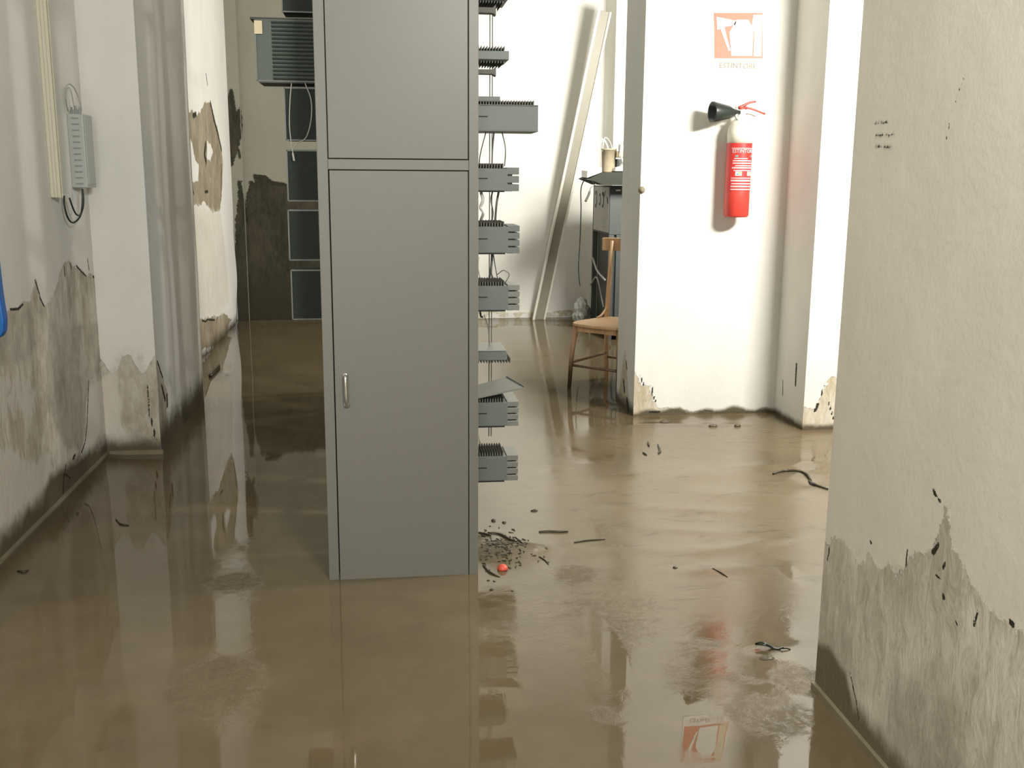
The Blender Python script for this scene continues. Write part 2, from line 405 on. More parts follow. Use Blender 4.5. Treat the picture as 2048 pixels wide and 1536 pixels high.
def f_farleft(U, Z):
    pk = pix('X', XL, [(368, 228), (384, 222), (392, 232), (400, 224), (408, 206), (421, 205), (428, 232), (436, 262), (443, 300), (446, 330), (444, 380), (440, 420),
                        (425, 425), (408, 402), (398, 412), (384, 405), (382, 366), (396, 360), (398, 330), (390, 318), (384, 285), (376, 262), (368, 250)])
    peel = poly_sd(U, Z, pk)
    isl = poly_sd(U, Z, pix('X', XL, [(414, 282), (421, 290), (426, 302), (421, 322), (414, 318)]))
    peel = np.minimum(peel, -isl)
    low = poly_sd(U, Z, pix('X', XL, [(395, 640), (448, 628), (462, 640), (440, 690), (400, 700)]))
    mid = poly_sd(U, Z, pix('X', XL, [(375, 405), (400, 400), (442, 420), (455, 520), (456, 610), (440, 640), (395, 645)]))
    peel = np.maximum(peel, low)
    pale = np.clip(.35+mid/.3, 0, .62)
    cr = cracks(U, Z, 'X', XL, [([(421, 206), (428, 240), (436, 268), (443, 300)], .022), ([(411, 290), (409, 310), (412, 322)], .03), ([(404, 641), (412, 643), (418, 639), (430, 640)], .008),
        [(412, 148), (415, 170)], ([(386, 232), (392, 228)], .02), [(383, 370), (388, 388)], [(443, 330), (442, 400)], [(410, 384), (416, 383)]], .012)
    return dict(peel=np.clip(peel, -.3, .3), pale=pale, crack=cr, stain=np.clip(.9-Z/.22, 0, .9))
W = Wall()
W.grid('X', XL, 3.2, YP0, -.05, 2.4, .007, f_left, flip=True)
W.grid('X', XL, -2.6, 3.2, -.05, 2.4, .03, lambda U, Z: dict(peel=np.clip(1.02-Z+.06*np.sin(U*9), -.3, .3), stain=np.clip(1.25-Z/.16, 0, 1.3)), flip=True)
W.quad([(XL, -2.6, 2.4), (XL, YP0, 2.4), (XL, YP0, H), (XL, -2.6, H)])
W.grid('Y', YP0, XL, XPL, -.05, H, .01, f_pil_front)
W.build('wall_left', M['wall'])
W = Wall(); W.grid('X', XPL, YP0, YP1, -.05, H, .01, f_pil_side, d_pil_side, flip=True); W.quad([(XPL, YP1, -.05), (XL, YP1, -.05), (XL, YP1, H), (XPL, YP1, H)])
W.build('wall_left_pilaster', M['wall'])
W = Wall(); W.grid('X', XL, YP1, YB, -.05, H, .012, f_farleft, lambda U, Z: .018*np.clip(1.25-Z, 0, 1)*np.sin(Z*7+U*3)*np.sin(U*5), flip=True)
W.build('wall_left_far', M['wallf'])

# --- back wall
XS = P(489, 420, Y=YB-.05).x
def f_back(U, Z):
    pk = pix('Y', YB, [(470, 700), (468, 560), (472, 450), (478, 385), (484, 362), (489, 420), (497, 372), (500, 362), (508, 364), (509, 349), (529, 352), (540, 362), (560, 367), (590, 366),
                        (700, 380), (760, 500), (780, 700)])
    p2 = pix('Y', YB, [(452, 198), (458, 195), (465, 182), (470, 205), (473, 235), (480, 212), (484, 235), (484, 270), (478, 300), (466, 336), (448, 336), (444, 300), (448, 260), (454, 230)])
    peel = np.maximum(poly_sd(U, Z, pk), poly_sd(U, Z, p2)*1.0)
    cr = cracks(U, Z, 'Y', YB, [([(464, 183), (468, 210), (472, 240)], .02), ([(480, 365), (486, 400), (492, 440)], .02), ([(509, 352), (530, 355), (545, 366), (568, 369)], .018), ([(479, 300), (481, 316)], .012)], .014)
    st = np.where(U < .3, np.clip(1.2-Z/.7, 0, 1.2), np.clip(1.0-Z/.10, 0, 1))
    return dict(peel=np.clip(peel, -.3, .3), crack=cr, stain=st)
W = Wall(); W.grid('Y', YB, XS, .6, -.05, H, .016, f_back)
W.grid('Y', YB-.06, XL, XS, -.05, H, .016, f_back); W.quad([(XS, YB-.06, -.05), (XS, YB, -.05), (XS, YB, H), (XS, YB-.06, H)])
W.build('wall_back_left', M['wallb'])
def f_backr(U, Z):
    return dict(peel=np.clip(.06-Z+.03*np.sin(U*7), -.3, .3), stain=np.clip(1.1-Z/.10, 0, 1), crack=np.zeros_like(U))
W = Wall(); W.grid('Y', YB, .6, 4.2, -.05, H, .03, f_backr)
W.build('wall_back_right', M['wallw'])
XC = P(1205, 330, Y=YB).x; YC = XC/(P(1225, 330, Y=10).x)*10
W = Wall()
W.grid('X', XC, YC, YB, -.05, H, .04, None); W.grid('Y', YC, XC, 2.95, -.05, H, .04, None); W.box((2.90, YC+.002, -.05), (2.95, YB, H))
W.build('wall_back_column', M['wallw'])

# --- middle partition with the extinguisher and its pilaster
XE, YE, YE2, XQ, YQ = 1.58, 6.27, 6.76, 2.52, 5.80
def f_part(U, Z):
    peel = poly_sd(U, Z, pix('Y', YE, [(1255, 840), (1262, 740), (1276, 752), (1284, 770), (1300, 772), (1304, 800), (1320, 815), (1380, 822), (1440, 826), (1500, 822), (1560, 812), (1570, 850)]))
    cr = cracks(U, Z, 'Y', YE, [[(1281, 752), (1287, 771)], [(1305, 775), (1306, 792), (1311, 803)], ([(1365, 829), (1400, 831)], .005), ([(1300, 824), (1318, 824)], .006)], .005)
    st = np.clip(1.35-Z/.045+.4*np.sin(U*23)*np.sin(U*9), 0, 1.2)
    return dict(peel=np.clip(peel, -.3, .3), crack=cr, stain=st)
def f_part_side(U, Z):
    peel = poly_sd(U, Z, pix('X', XE, [(1238, 790), (1243, 740), (1250, 700), (1253, 740), (1258, 800), (1262, 830)]))
    cr = cracks(U, Z, 'X', XE, [([(1252, 722), (1254, 738)], .01), ([(1247, 762), (1249, 782)], .016), ([(1254, 800), (1257, 824)], .02)], .01)
    return dict(peel=np.clip(peel, -.3, .3), crack=cr, stain=np.clip(1.1-Z/.12, 0, 1.2))
def f_pilr(U, Z):
    peel = poly_sd(U, Z, pix('Y', YQ, [(1585, 870), (1592, 800), (1610, 812), (1630, 822), (1645, 790), (1662, 750), (1690, 760), (1690, 870)]))
    cr = cracks(U, Z, 'Y', YQ, [([(1630, 822), (1636, 808)], .008), [(1648, 770), (1640, 800)], [(1655, 800), (1668, 840)]], .004)
    return dict(peel=np.clip(peel, -.3, .3), crack=cr, stain=np.clip(1.2-Z/.05, 0, 1.2))
def f_pilrs(U, Z):
    cr = cracks(U, Z, 'X', XQ, [([(1593, 728), (1591, 770)], .010), [(1566, 760), (1565, 790)]], .006)
    return dict(crack=cr, stain=np.clip(1.1-Z/.07, 0, 1.2), peel=np.clip(.02-Z, -.3, .3))
W = Wall()
W.grid('Y', YE, XE, XQ, -.05, H, .012, f_part); W.grid('X', XE, YE, YE2, -.05, H, .012, f_part_side)
W.grid('X', XQ, YQ, YE, -.05, H, .012, f_pilrs); W.grid('Y', YQ, XQ, 3.3, -.05, H, .012, f_pilr)
W.quad([(3.3, YQ, -.05), (4.2, YQ, -.05), (4.2, YQ, H), (3.3, YQ, H)]); W.quad([(XE, YE2, -.05), (4.2, YE2, -.05), (4.2, YE2, H), (XE, YE2, H)])
W.build('wall_middle', M['wallw'])

# --- near right wall
XR, YR = 1.265, 2.70
def f_right(U, Z):
    pk = pix('X', XR, [(1640, 1092), (1662, 1062), (1690, 1076), (1704, 1082), (1722, 1110), (1738, 1092), (1758, 1120), (1775, 1108), (1790, 1140), (1815, 1096), (1838, 1090), (1862, 1070), (1880, 1010), (1872, 985),
                        (1900, 1000), (1915, 1080), (1950, 1150), (1985, 1200), (2060, 1260), (2200, 1300), (2200, 2200), (1500, 1700)])
    peel = poly_sd(U, Z, pk)
    stain = np.clip(1.25-Z/.13, 0, 1.3)
    st2 = poly_sd(U, Z, pix('X', XR, [(1625, 1400), (1634, 1290), (1660, 1300), (1690, 1350), (1706, 1420), (1712, 1480), (1760, 1540), (1700, 1600)]))
    stain = np.maximum(stain, np.clip(.75+st2/.05, 0, 1.0))
    st3 = poly_sd(U, Z, pix('X', XR, [(1780, 1330), (1830, 1320), (1900, 1390), (1950, 1560), (1840, 1600), (1740, 1560)]))
    stain = np.maximum(stain, np.clip(.30+st3/.25, 0, .48))
    st4 = poly_sd(U, Z, pix('X', XR, [(1690, 1110), (1850, 1110), (1860, 1250), (1760, 1290), (1680, 1230)]))
    stain = np.maximum(stain, np.clip(.18+st4/.25, 0, .34))
    pale = poly_sd(U, Z, pix('X', XR, [(1950, 1080), (2100, 1100), (2100, 1500), (1990, 1540), (1900, 1350), (1870, 1300), (1900, 1200)]))
    cr = cracks(U, Z, 'X', XR, [([(1747, 246), (1776, 244)], .004), ([(1752, 272), (1787, 270)], .004), ([(1752, 293), (1782, 294)], .004),
        ([(1868, 983), (1871, 990)], .005), ([(1877, 998), (1880, 1003)], .004), ([(1876, 1090), (1866, 1105)], .006), ([(1890, 1125), (1887, 1136)], .004), ([(1872, 1150), (1882, 1160)], .003),
        ([(1740, 1082), (1743, 1086)], .004), ([(1815, 1100), (1812, 1130)], .003), ([(1886, 1190), (1888, 1196)], .005), ([(1948, 1250), (1955, 1225)], .004), ([(2022, 1244), (2026, 1250)], .006),
        [(1910, 1240), (1915, 1250)], [(1700, 1345), (1712, 1400), (1718, 1440)], ([(1659, 1094), (1655, 1120)], .003), [(1930, 150), (1905, 220), (1890, 290)]], .0025)
    cr2 = cracks(U, Z, 'X', XR, [([(1747, 246), (1776, 244)], .012), ([(1752, 272), (1787, 270)], .012), ([(1752, 293), (1782, 294)], .012)], .01)
    m = Z > 1.4
    cr = np.where(m, cr*.62, cr)
    stain = np.where(m, np.maximum(stain*0, .45*cr2), stain)
    return dict(peel=np.clip(peel*.9-.02, -.3, .3), stain=stain, crack=cr, pale=np.clip(.3+pale/.5, 0, .5))
W = Wall()
W.grid('X', XR, 1.3, YR, -.05, 2.2, .006, f_right)
W.grid('X', XR, 1.3, YR, 2.2, H, .1)
W.grid('X', XR, -2.6, 1.3, -.05, H, .06, lambda U, Z: dict(peel=np.clip(.55-Z, -.3, .3)))
W.quad([(XR, YR, -.05), (XR+.2, YR, -.05), (XR+.2, YR, H), (XR, YR, H)]); W.quad([(XR+.2, -2.6, -.05), (XR+.2, YR, -.05), (XR+.2, YR, H), (XR+.2, -2.6, H)])
W.build('wall_right', M['wallr'])

# --- outer walls, ceiling, window openings (out of the frame, they carry the daylight)
def struct(name, mb, mat):
    o = mb.build(name, mat); o['kind'] = 'structure'; return o
wm = MB()
wm.box((4.2, -2.6, -.05), (4.35, 7.5, H)); wm.box((4.2, 9.1, -.05), (4.35, YB, H)); wm.box((4.2, 7.5, -.05), (4.35, 9.1, 1.2)); wm.box((4.2, 7.5, 2.6), (4.35, 9.1, H))
struct('wall_outer', wm, M['ceil'])
struct('wall_front', MB().box((XL-.1, -2.75, -.05), (4.35, -2.6, H)), M['ceil'])
struct('ceiling', MB().box((XL-.1, -2.75, H), (4.35, YB+.1, H+.1)), M['ceil'])

# --- mud floor
def gy(px, py): 
    q = P(px, py, Z=0); return q.x, q.y
nx, ny = 330, 620
U, Vv = np.meshgrid(np.linspace(XL-.02, 4.25, nx), np.linspace(-2.6, YB+.05, ny))
Zf = np.zeros_like(U); rough = np.zeros_like(U); dark = np.zeros_like(U)
rs = np.random.RandomState(3)
for _ in range(60):
    a = rs.uniform(0, 2*PI); kx = rs.uniform(.6, 3.0); ph = rs.uniform(0, 2*PI)
    Zf += .00018/kx*np.sin(kx*2*(U*np.cos(a)+Vv*np.sin(a))+ph)
def blob(px, py, rx, ry, ang=0):
    x, y = gy(px, py); dx, dy = U-x, Vv-y; c, s_ = math.cos(ang), math.sin(ang)
    return np.exp(-(((dx*c+dy*s_)/rx)**2+((-dx*s_+dy*c)/ry)**2))
for (px, py, rx, ry, hh, rr, dk) in ((1000, 1105, .10, .13, .022, .9, .45), (975, 1075, .07, .05, .012, .5, .6), (1040, 1100, .07, .05, .010, .8, .3), (1590, 950, .12, .05, .012, .2, .8), (1640, 975, .07, .04, .010, .2, .8),
        (1350, 955, .35, .10, .010, .1, 0), (1480, 990, .28, .08, .009, .1, 0), (1380, 1020, .30, .05, .008, .15, 0), (1560, 930, .25, .06, .008, .15, .1), (1300, 1100, .3, .05, .006, .2, 0),
        (1430, 1140, .2, .04, .005, .3, .1), (1330, 1060, .25, .04, .006, .2, 0), (1500, 1090, .3, .04, .005, .2, 0), (1545, 1305, .05, .03, .006, .5, .4), (1590, 1295, .10, .03, .004, .3, .3),
        (1150, 1150, .10, .12, .001, .8, 0), (1215, 1070, .06, .20, .001, .8, 0), (1205, 1430, .05, .05, .001, .8, 0), (470, 1165, .12, .12, .001, .8, 0), (430, 1370, .16, .20, .001, .9, 0), (480, 1100, .05, .12, .001, .5, 0), (520, 1200, .10, .05, 0, .4, 0),
        (1540, 1430, .13, .12, .001, 1, 0), (1600, 1360, .10, .12, .001, .9, 0), (1490, 1360, .08, .04, .001, .7, 0), (1400, 1290, .12, .05, .001, .6, 0), (620, 1450, .1, .06, 0, .4, 0), (990, 1230, .04, .1, .002, .3, .2),
        (1530, 1230, .14, .08, 0, .3, 0), (1420, 850, .3, .04, .004, .3, .15), (1290, 850, .2, .05, .005, .3, .2), (985, 720, .25, .06, .003, .3, .1), (1110, 640, .7, .12, .01, .3, .5), (440, 750, .06, .2, .01, .4, .5),
        (1190, 770, .14, .16, .002, .1, .6), (1250, 810, .07, .12, .008, .4, .6)):
    b = blob(px, py, rx, ry, rs.uniform(-.3, .3)); Zf += hh*b; rough = np.maximum(rough, rr*b); dark = np.maximum(dark, dk*b)
# soft ridges pushed up in the open bay on the right
rx0, ry0 = gy(1440, 1000)
env = np.exp(-(((U-rx0)/.75)**2+((Vv-ry0)/1.1)**2))
Zf += .28*env*(.0016*np.sin(Vv*17+3*np.sin(U*3.1)+1.3*np.sin(Vv*5.3+U*2))*np.sin(U*4.1+Vv*2)+.0012*np.sin(Vv*33+U*5+2.5*np.sin(U*6)+np.sin(Vv*11))*np.sin(U*7-Vv*3))
env2 = np.exp(-(((U-.75)/.35)**2+((Vv-3.3)/.5)**2)); rough = np.maximum(rough, env2*.45)
matte = np.zeros_like(U)
for (px, py, rx, ry, a_) in ((1420, 1030, .75, .95, 1), (1330, 1200, .40, .22, .9), (1560, 1150, .30, .30, .7), (1080, 950, .35, .6, .55), (1450, 880, .9, .35, .9), (1300, 1350, .12, .3, .5), (1100, 720, .8, 1.0, .5)):
    matte = np.maximum(matte, a_*(1-(1-blob(px, py, rx, ry))**2))
xs_, ys_ = gy(1212, 1290); matte *= 1-np.clip(1.5*np.exp(-(((U-xs_)/.085)**2+((Vv-ys_)/.42)**2)), 0, 1)
xs_, ys_ = gy(1395, 1440); matte *= 1-np.clip(1.5*np.exp(-(((U-xs_)/.14)**2+((Vv-ys_)/.30)**2)), 0, 1)
wetf = np.zeros_like(U)
for (px, py, rx, ry, a_) in ((1212, 1290, .060, .34, 1), (1395, 1450, .13, .20, .9), (460, 1250, .10, .16, .9), (455, 960, .12, .5, .8), (1010, 1350, .06, .3, .7), (1590, 1150, .06, .25, .7), (1085, 760, .05, .5, .8), (700, 1300, .3, .2, .5)):
    wetf = np.maximum(wetf, a_*blob(px, py, rx, ry))
# silt banked against the walls
for (d) in (np.clip((U-XL), 0, 9), np.clip(np.abs(YB-Vv), 0, 9)):
    Zf += .012*np.exp(-d/.05); 
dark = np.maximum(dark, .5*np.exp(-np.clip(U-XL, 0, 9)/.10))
dp = np.where((U > XE) & (Vv < YE), YE-Vv, 9); Zf += .008*np.exp(-dp/.04)
V = np.stack([U, Vv, Zf], -1).reshape(-1, 3).astype(np.float32); i = np.arange(nx*ny).reshape(ny, nx)
F = np.stack([i[:-1, :-1], i[:-1, 1:], i[1:, 1:], i[1:, :-1]], -1).reshape(-1, 4).astype(np.int32)
me = bpy.data.meshes.new('floor'); me.vertices.add(len(V)); me.vertices.foreach_set('co', V.ravel()); me.loops.add(F.size); me.loops.foreach_set('vertex_index', F.ravel())
me.polygons.add(len(F)); me.polygons.foreach_set('loop_start', np.arange(0, F.size, 4, dtype=np.int32)); me.update(calc_edges=True); me.validate()
me.polygons.foreach_set('use_smooth', np.ones(len(me.polygons), bool))
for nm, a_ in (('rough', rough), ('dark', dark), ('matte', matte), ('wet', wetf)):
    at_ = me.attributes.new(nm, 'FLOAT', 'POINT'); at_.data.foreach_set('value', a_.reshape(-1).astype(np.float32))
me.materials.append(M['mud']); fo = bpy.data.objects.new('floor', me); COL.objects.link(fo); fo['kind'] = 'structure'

# --- muddy skirtings
sk = flat('muddy_skirting', (.20, .165, .105), .45, 0, .35, 14)
sk2 = flat('skirting_edge', (.22, .185, .12), .5, 0, .3, 10)
struct('baseboard_left', MB().box((XL, -2.6, -.04), (XL+.012, YP0, .022)), sk2)
struct('baseboard_pilaster', MB().box((XL+.014, YP0-.014, -.04), (XPL+.012, YP0, .026)), sk)
struct('baseboard_right', MB().box((XR-.012, -2.6, -.04), (XR, YR, .022)), sk2)
struct('baseboard_back', MB().box((.9, YB-.015, -.04), (XC, YB, .07)), M['wallw'])

# ---------------------------------------------------------------- grey cabinet in the middle
CX0, CX1, CY = P(660, 1150, Z=0).x, P(957, 1150, Z=0).x, 3.71
CH = 2.72
cab = thing('metal_cabinet', 'tall narrow grey metal cabinet with two flush doors standing in the mud', 'cabinet', ((CX0+CX1)/2, CY, 0))
ztop = P(800, 330, Y=CY).z   # rail between the doors
b = MB()
b.box((CX0, CY+.02, -.04), (CX1, CY+.30, CH)) if False else None
# frame: stiles, rails, sides, back
sl, sr = P(677, 1100, Y=CY).x, P(938, 600, Y=CY).x
z1a, z1b = P(800, 319, Y=CY).z, P(800, 340, Y=CY).z
g_ = .003
b.box((CX0, CY, -.04), (sl, CY+.03, CH)); b.box((sr, CY, -.04), (CX1, CY+.03, CH))
b.box((sl, CY, z1b), (sr, CY+.03, z1a)); b.box((sl, CY, CH-.05), (sr, CY+.03, CH)); b.box((sl, CY+.012, -.04), (sr, CY+.03, .02))
b.box((CX0, CY+.03, -.04), (CX0+.012, CY+.28, CH)); b.box((CX1-.012, CY+.03, -.04), (CX1, CY+.28, CH)); b.box((CX0+.012, CY+.27, -.04), (CX1-.012, CY+.28, CH))
b.box((CX0+.012, CY+.03, CH-.012), (CX1-.012, CY+.27, CH))
b.build('cabinet_frame', M['cab'], cab, bevel=.002)
MB().box((sl-.005, CY+.020, -.03), (sr+.005, CY+.024, CH-.03)).build('door_recess', M['cabdark'], cab)
b = MB(); b.box((sl+g_, CY-.001, z1a+g_), (sr-g_, CY+.016, CH-.05-g_)); up_door = b.build('door', M['cab'], cab, bevel=.0015)
b = MB(); b.box((sl+g_+.001, CY-.001, -.03), (sr-g_, CY+.016, z1b-g_)); lo_door = b.build('door', M['cab'], cab, bevel=.0015)
ht, hb = P(691, 752, Y=CY), P(694, 812, Y=CY)
b = MB(); b.tube(spline([(ht.x, CY+.004, ht.z+.002), (ht.x, CY-.018, ht.z), (ht.x+.001, CY-.024, ht.z-.018), (hb.x, CY-.024, hb.z+.03), (hb.x, CY-.016, hb.z+.008), (hb.x, CY+.004, hb.z+.004)], 6), [.0065]*31, 10)
b.lathe([(.010, 0), (.010, .004), (.007, .006)], (ht.x, CY-.001, ht.z+.002), (0, -1, 0), 16); b.lathe([(.011, 0), (.011, .004), (.007, .006)], (hb.x, CY-.001, hb.z+.004), (0, -1, 0), 16)
hd = b.build('handle', M['chrome'], None, smooth=True); hd['label'] = 'small chrome pull handle'
for v in hd.data.vertices: v.co -= Vector(cab['_o'])
hd.parent = lo_door

# ---------------------------------------------------------------- distribution frame behind the cabinet
FX0, FX1, FY0, FY1 = CX0+.06, CX1-.05, CY+.30, 7.25  # unseen far end drawn out to block lamp light
df = thing('distribution_frame', 'long grey steel telephone wiring frame with rows of terminal blocks behind the grey cabinet', 'wiring frame', ((FX0+FX1)/2, (FY0+FY1)/2, 0))
b = MB()
for yy in (FY0+.02, (FY0+FY1)/2, FY1-.02):
    for xx in (FX0+.02, FX1-.02): b.box((xx-.02, yy-.02, -.04), (xx+.02, yy+.02, 2.95))
for zz_ in (.22, .9, 1.6, 2.38, 2.9):
    for xx in (FX0+.02, FX1-.02): b.box((xx-.014, FY0, zz_-.02), (xx+.014, FY1, zz_+.02))
    for yy in (FY0+.02, (FY0+FY1)/2, FY1-.02): b.box((FX0, yy-.014, zz_-.02), (FX1, yy+.014, zz_+.02))
b.build('steel_frame', M['rackgrey'], df)
yy = FY0+.04
while yy < FY1-.1:
    MB().box(((FX0+FX1)/2-.01, yy, .2), ((FX0+FX1)/2+.01, min(yy+.38, FY1-.04), 2.95)).build('light_slat', M['rackgrey'], df); yy += .43 if yy < 5.1 else .48  # unseen slats added; their gaps band lamp light across the left side

YBK = CY+.32     # near face of the terminal blocks
def bx(px, py, y=YBK): return P(px, py, Y=y)
def child_fix(o, parent):
    for v in o.data.vertices: v.co -= Vector(df['_o'])
    o.parent = parent; return o
def block(x1, y0, y1, depth=.19, notch=True, comb_low=False, flange=False, slotline=True, pale=False):
    """one terminal block reaching out to the right; pixels measured on its near face"""
    a, c = bx(957, y0), bx(x1, y1); xa = FX1-.01; xb = c.x; zt, zb = a.z, c.z; hgt = zt-zb
    xe = xb-.045 if notch else xb
    b = MB(); b.box((xa, YBK, zb+.004), (xe, YBK+depth, zt-.012))
    if flange:
        b.box((xa, YBK-.004, zt-.014), (xb, YBK+depth, zt-.010)); b.box((xa, YBK-.004, zb), (xb, YBK+depth, zb+.005)); b = b
    body = b.build('terminal_block', M['steel'], df, bevel=.0015)
    n = max(6, int((xe-xa-.02)/.0105)); cm = MB()
    for i_ in range(n):
        x = xa+.012+i_*(xe-xa-.02)/n
        for (zz0, zz1, on) in ((zt-.012, zt+.004, True), (zb-.008, zb+.004, comb_low)):
            if on: cm.obox((x, YBK+depth/2, (zz0+zz1)/2), (.0024, 0, .003), (0, depth/2, 0), (0, 0, (zz1-zz0)/2))
    child_fix(cm.build('comb', M['comb'], None), body)
    child_fix(MB().box((xa, YBK-.002, zb-.001), (xe-.012, YBK+.004, zb+.005)).build('lower_edge', M['slot'], None), body)
    if slotline:
        child_fix(MB().box((xa, YBK-.0015, (zt+zb)/2-.002), (xa+.125, YBK+.001, (zt+zb)/2+.002)).build('slot', M['slot'], None), body)
    if notch:
        k_ = 4 if hgt > .11 else 3; st = (hgt-.006)/k_
        for i_ in range(k_):
            tb = MB().box((xe-.003, YBK+.001, zb+.003+i_*st), (xb, YBK+depth-.002, zb+.003+(i_+1)*st-.0055))
            child_fix(tb.build('end_tab', M['steel2'] if pale else M['steel'], None, bevel=.0012), body)
        child_fix(MB().box((xe-.003, YBK+.006, zb+.002), (xb-.026, YBK+depth-.004, zt-.010)).build('tab_core', M['slot'], None), body)
    return body
block(1018, 94, 122, notch=False, comb_low=True, slotline=False)
block(1076, 203, 264, notch=False, flange=True)
block(1038, 330, 384, notch=True); block(1039, 447, 508, pale=False); block(1039, 566, 622, depth=.17, pale=True)
block(1037, 800, 853, pale=True); block(1036, 908, 962, depth=.15, pale=True)
block(1016, -26, 2, notch=False, comb_low=True, slotline=False)
# narrow block with a pale lid and a downward comb
a, c = bx(957, 706), bx(1014, 720)
b = MB(); b.box((FX1, YBK, c.z), (c.x, YBK+.19, a.z+.004)); bd = b.build('terminal_block', M['steel'], df, bevel=.001)
cm = MB()
for i_ in range(13): cm.obox((FX1+.07+i_*.0115, YBK+.09, c.z-.004), (.002, 0, .003), (0, .09, 0), (0, 0, .006))
child_fix(cm.build('comb', M['comb'], None), bd)
lid = MB().box((FX1, YBK-.003, a.z+.005), (c.x-.004, YBK+.19, a.z+.012)).build('lid', M['steel2'], None, bevel=.002); child_fix(lid, bd)
# tilted cover lying loose over the next block
a, c = bx(950, 797), bx(1050, 778); 
b = MB(); q0 = Vector((a.x, YBK-.015, a.z)); q1 = Vector((c.x, YBK+.01, c.z)); q2 = q1+Vector((-.055, .16, .012)); q3 = q0+Vector((-.02, .16, .010))
b.add([q0, q1, q2, q3]+[q+Vector((0, 0, .006)) for q in (q0, q1, q2, q3)], [(0, 3, 2, 1), (4, 5, 6, 7), (0, 1, 5, 4), (1, 2, 6, 5), (2, 3, 7, 6), (3, 0, 4, 7)])
b.tube([q1+Vector((0, 0, .008)), q2+Vector((0, 0, .008))], .003, 6)
b.build('loose_cover', M['steel2'], df)['label'] = 'pale tilted cover plate'
# small I shaped bracket arms and the flat plate above the large block
for (y0, y1) in ((13, 28), (137, 150)):
    a, c = bx(957, y0), bx(992, y1); b = MB(); b.box((FX1, YBK, c.z+.004), (c.x-.012, YBK+.05, a.z-.002)); 
    b.prism([(c.x-.012, YBK, c.z+.004), (c.x, YBK, c.z-.004), (c.x, YBK, a.z+.010), (c.x-.012, YBK, a.z-.002)], (0, .05, 0))
    b.build('bracket_arm', M['comb'], df)
a, c = bx(957, 192), bx(1001, 203); MB().box((FX1, YBK+.01, c.z), (c.x, YBK+.16, a.z)).build('cover_plate', M['steel'], df, bevel=.001)
# vertical rod pair behind the blocks
x_ = P(984, 700, Y=YBK+.14).x; b = MB()
for dx in (-.005, .005): b.tube([(x_+dx, YBK+.21, bx(984, 888).z-.02), (x_+dx, YBK+.21, 2.3)], .0022, 6)
b.build('guide_rod', M['wireg'], df)
# cables looping between blocks
def cab_(pts, r, mat, y, name='cable', parent=df):
    return MB().tube(spline([P(px, py, Y=y+dy) for (px, py, dy) in pts], 6), r, 6).build(name, mat, parent, smooth=True)
cab_([(972, 264, .05), (965, 290, .04), (960, 312, .05), (958, 336, .08)], .0022, M['wireg'], YBK)
cab_([(1004, 264, .06), (1010, 290, .05), (1011, 308, .05), (1009, 332, .08)], .0022, M['wireg'], YBK)
cab_([(988, 264, .1), (985, 300, .1), (984, 332, .1)], .003, M['wireg'], YBK)
cab_([(998, 380, .08), (993, 410, .06), (990, 448, .1)], .0045, M['wireg'], YBK)
cab_([(985, 384, .1), (982, 400, .08), (986, 425, .09), (983, 448, .1)], .003, M['wireg'], YBK)
cab_([(984, 505, .1), (983, 530, .08), (978, 560, .1)], .0045, M['wireg'], YBK)
cab_([(986, 505, .1), (990, 530, .08), (996, 562, .1)], .0022, M['wireg'], YBK)
cab_([(986, 508, .1), (982, 540, .08), (990, 565, .1)], .0018, M['wireg'], YBK)
cab_([(995, 549, .1), (1006, 541, .08), (1016, 545, .08), (1018, 552, .08), (1010, 566, .1)], .0018, M['wireg'], YBK)
cab_([(962, 385, .04), (966, 400, .02), (961, 415, .03), (967, 425, .02), (962, 440, .06)], .006, M['white'], YBK)
cab_([(958, 514, .02), (956, 535, .02), (961, 556, .05)], .003, M['white'], YBK)
cab_([(960, 624, .03), (962, 633, .02), (966, 634, .02)], .004, M['wireb'], YBK)
cab_([(968, 630, .1), (976, 655, .1), (980, 700, .1)], .0015, M['wireg'], YBK)
cab_([(958, 870, .02), (959, 880, .02), (961, 892, .05)], .003, M['cream'], YBK)

# left side panels
def lpan(x0, y0, y1, mat, name='terminal_panel', depth=.14, louvre=False):
    a, c = bx(x0, y0), bx(x0+60, y1); x0_ = min(P(x0, y0, Y=YBK).x, 9)
    b = MB().box((x0_, YBK, c.z), (FX0+.01, YBK+depth, a.z)); o = b.build(name, mat, df, bevel=.002)
    r_ = MB(); r_.box((x0_-.002, YBK-.004, c.z), (x0_+.003, YBK, a.z)); r_.box((x0_, YBK-.004, c.z-.002), (FX0+.01, YBK, c.z+.003)); r_.box((x0_, YBK-.004, a.z-.004), (FX0+.01, YBK, a.z+.002))
    child_fix(r_.build('rim', M['lrim'], None), o)
    if louvre:
        l_ = MB(); n = 15
        for i_ in range(n):
            zc = c.z+(i_+.7)*(a.z-c.z)/(n+.4); l_.obox(((x0_+FX0)/2+.025, YBK-.003, zc), ((FX0-x0_)/2-.035, 0, 0), (0, .004, -.003), (0, .001, .0022))
        child_fix(l_.build('louvres', M['louv'], None), o)
        t0, t1 = P(508, 41, Y=YBK-.003), P(525, 68, Y=YBK-.003)
        child_fix(MB().box((t0.x, YBK-.007, t1.z), (t1.x, YBK-.004, t0.z)).build('paper_tag', M['tagp'], None), o)['label'] = 'cream paper tag'
    return o
lpan(562, -40, 25, M['lpanel']); pb = lpan(509, 38, 163, M['lpanel2'], louvre=True)
lpan(568, 175, 281, M['lpanel']); lpan(573, 300, 402, M['lpanel']); lpan(576, 420, 520, M['lpanel']); lpan(582, 540, 638, M['lpanel'])
a = bx(500, 36); MB().box((a.x, YBK-.006, a.z-.004), (FX0, YBK+.15, a.z+.003)).build('mounting_plate', M['rackdark'], df)
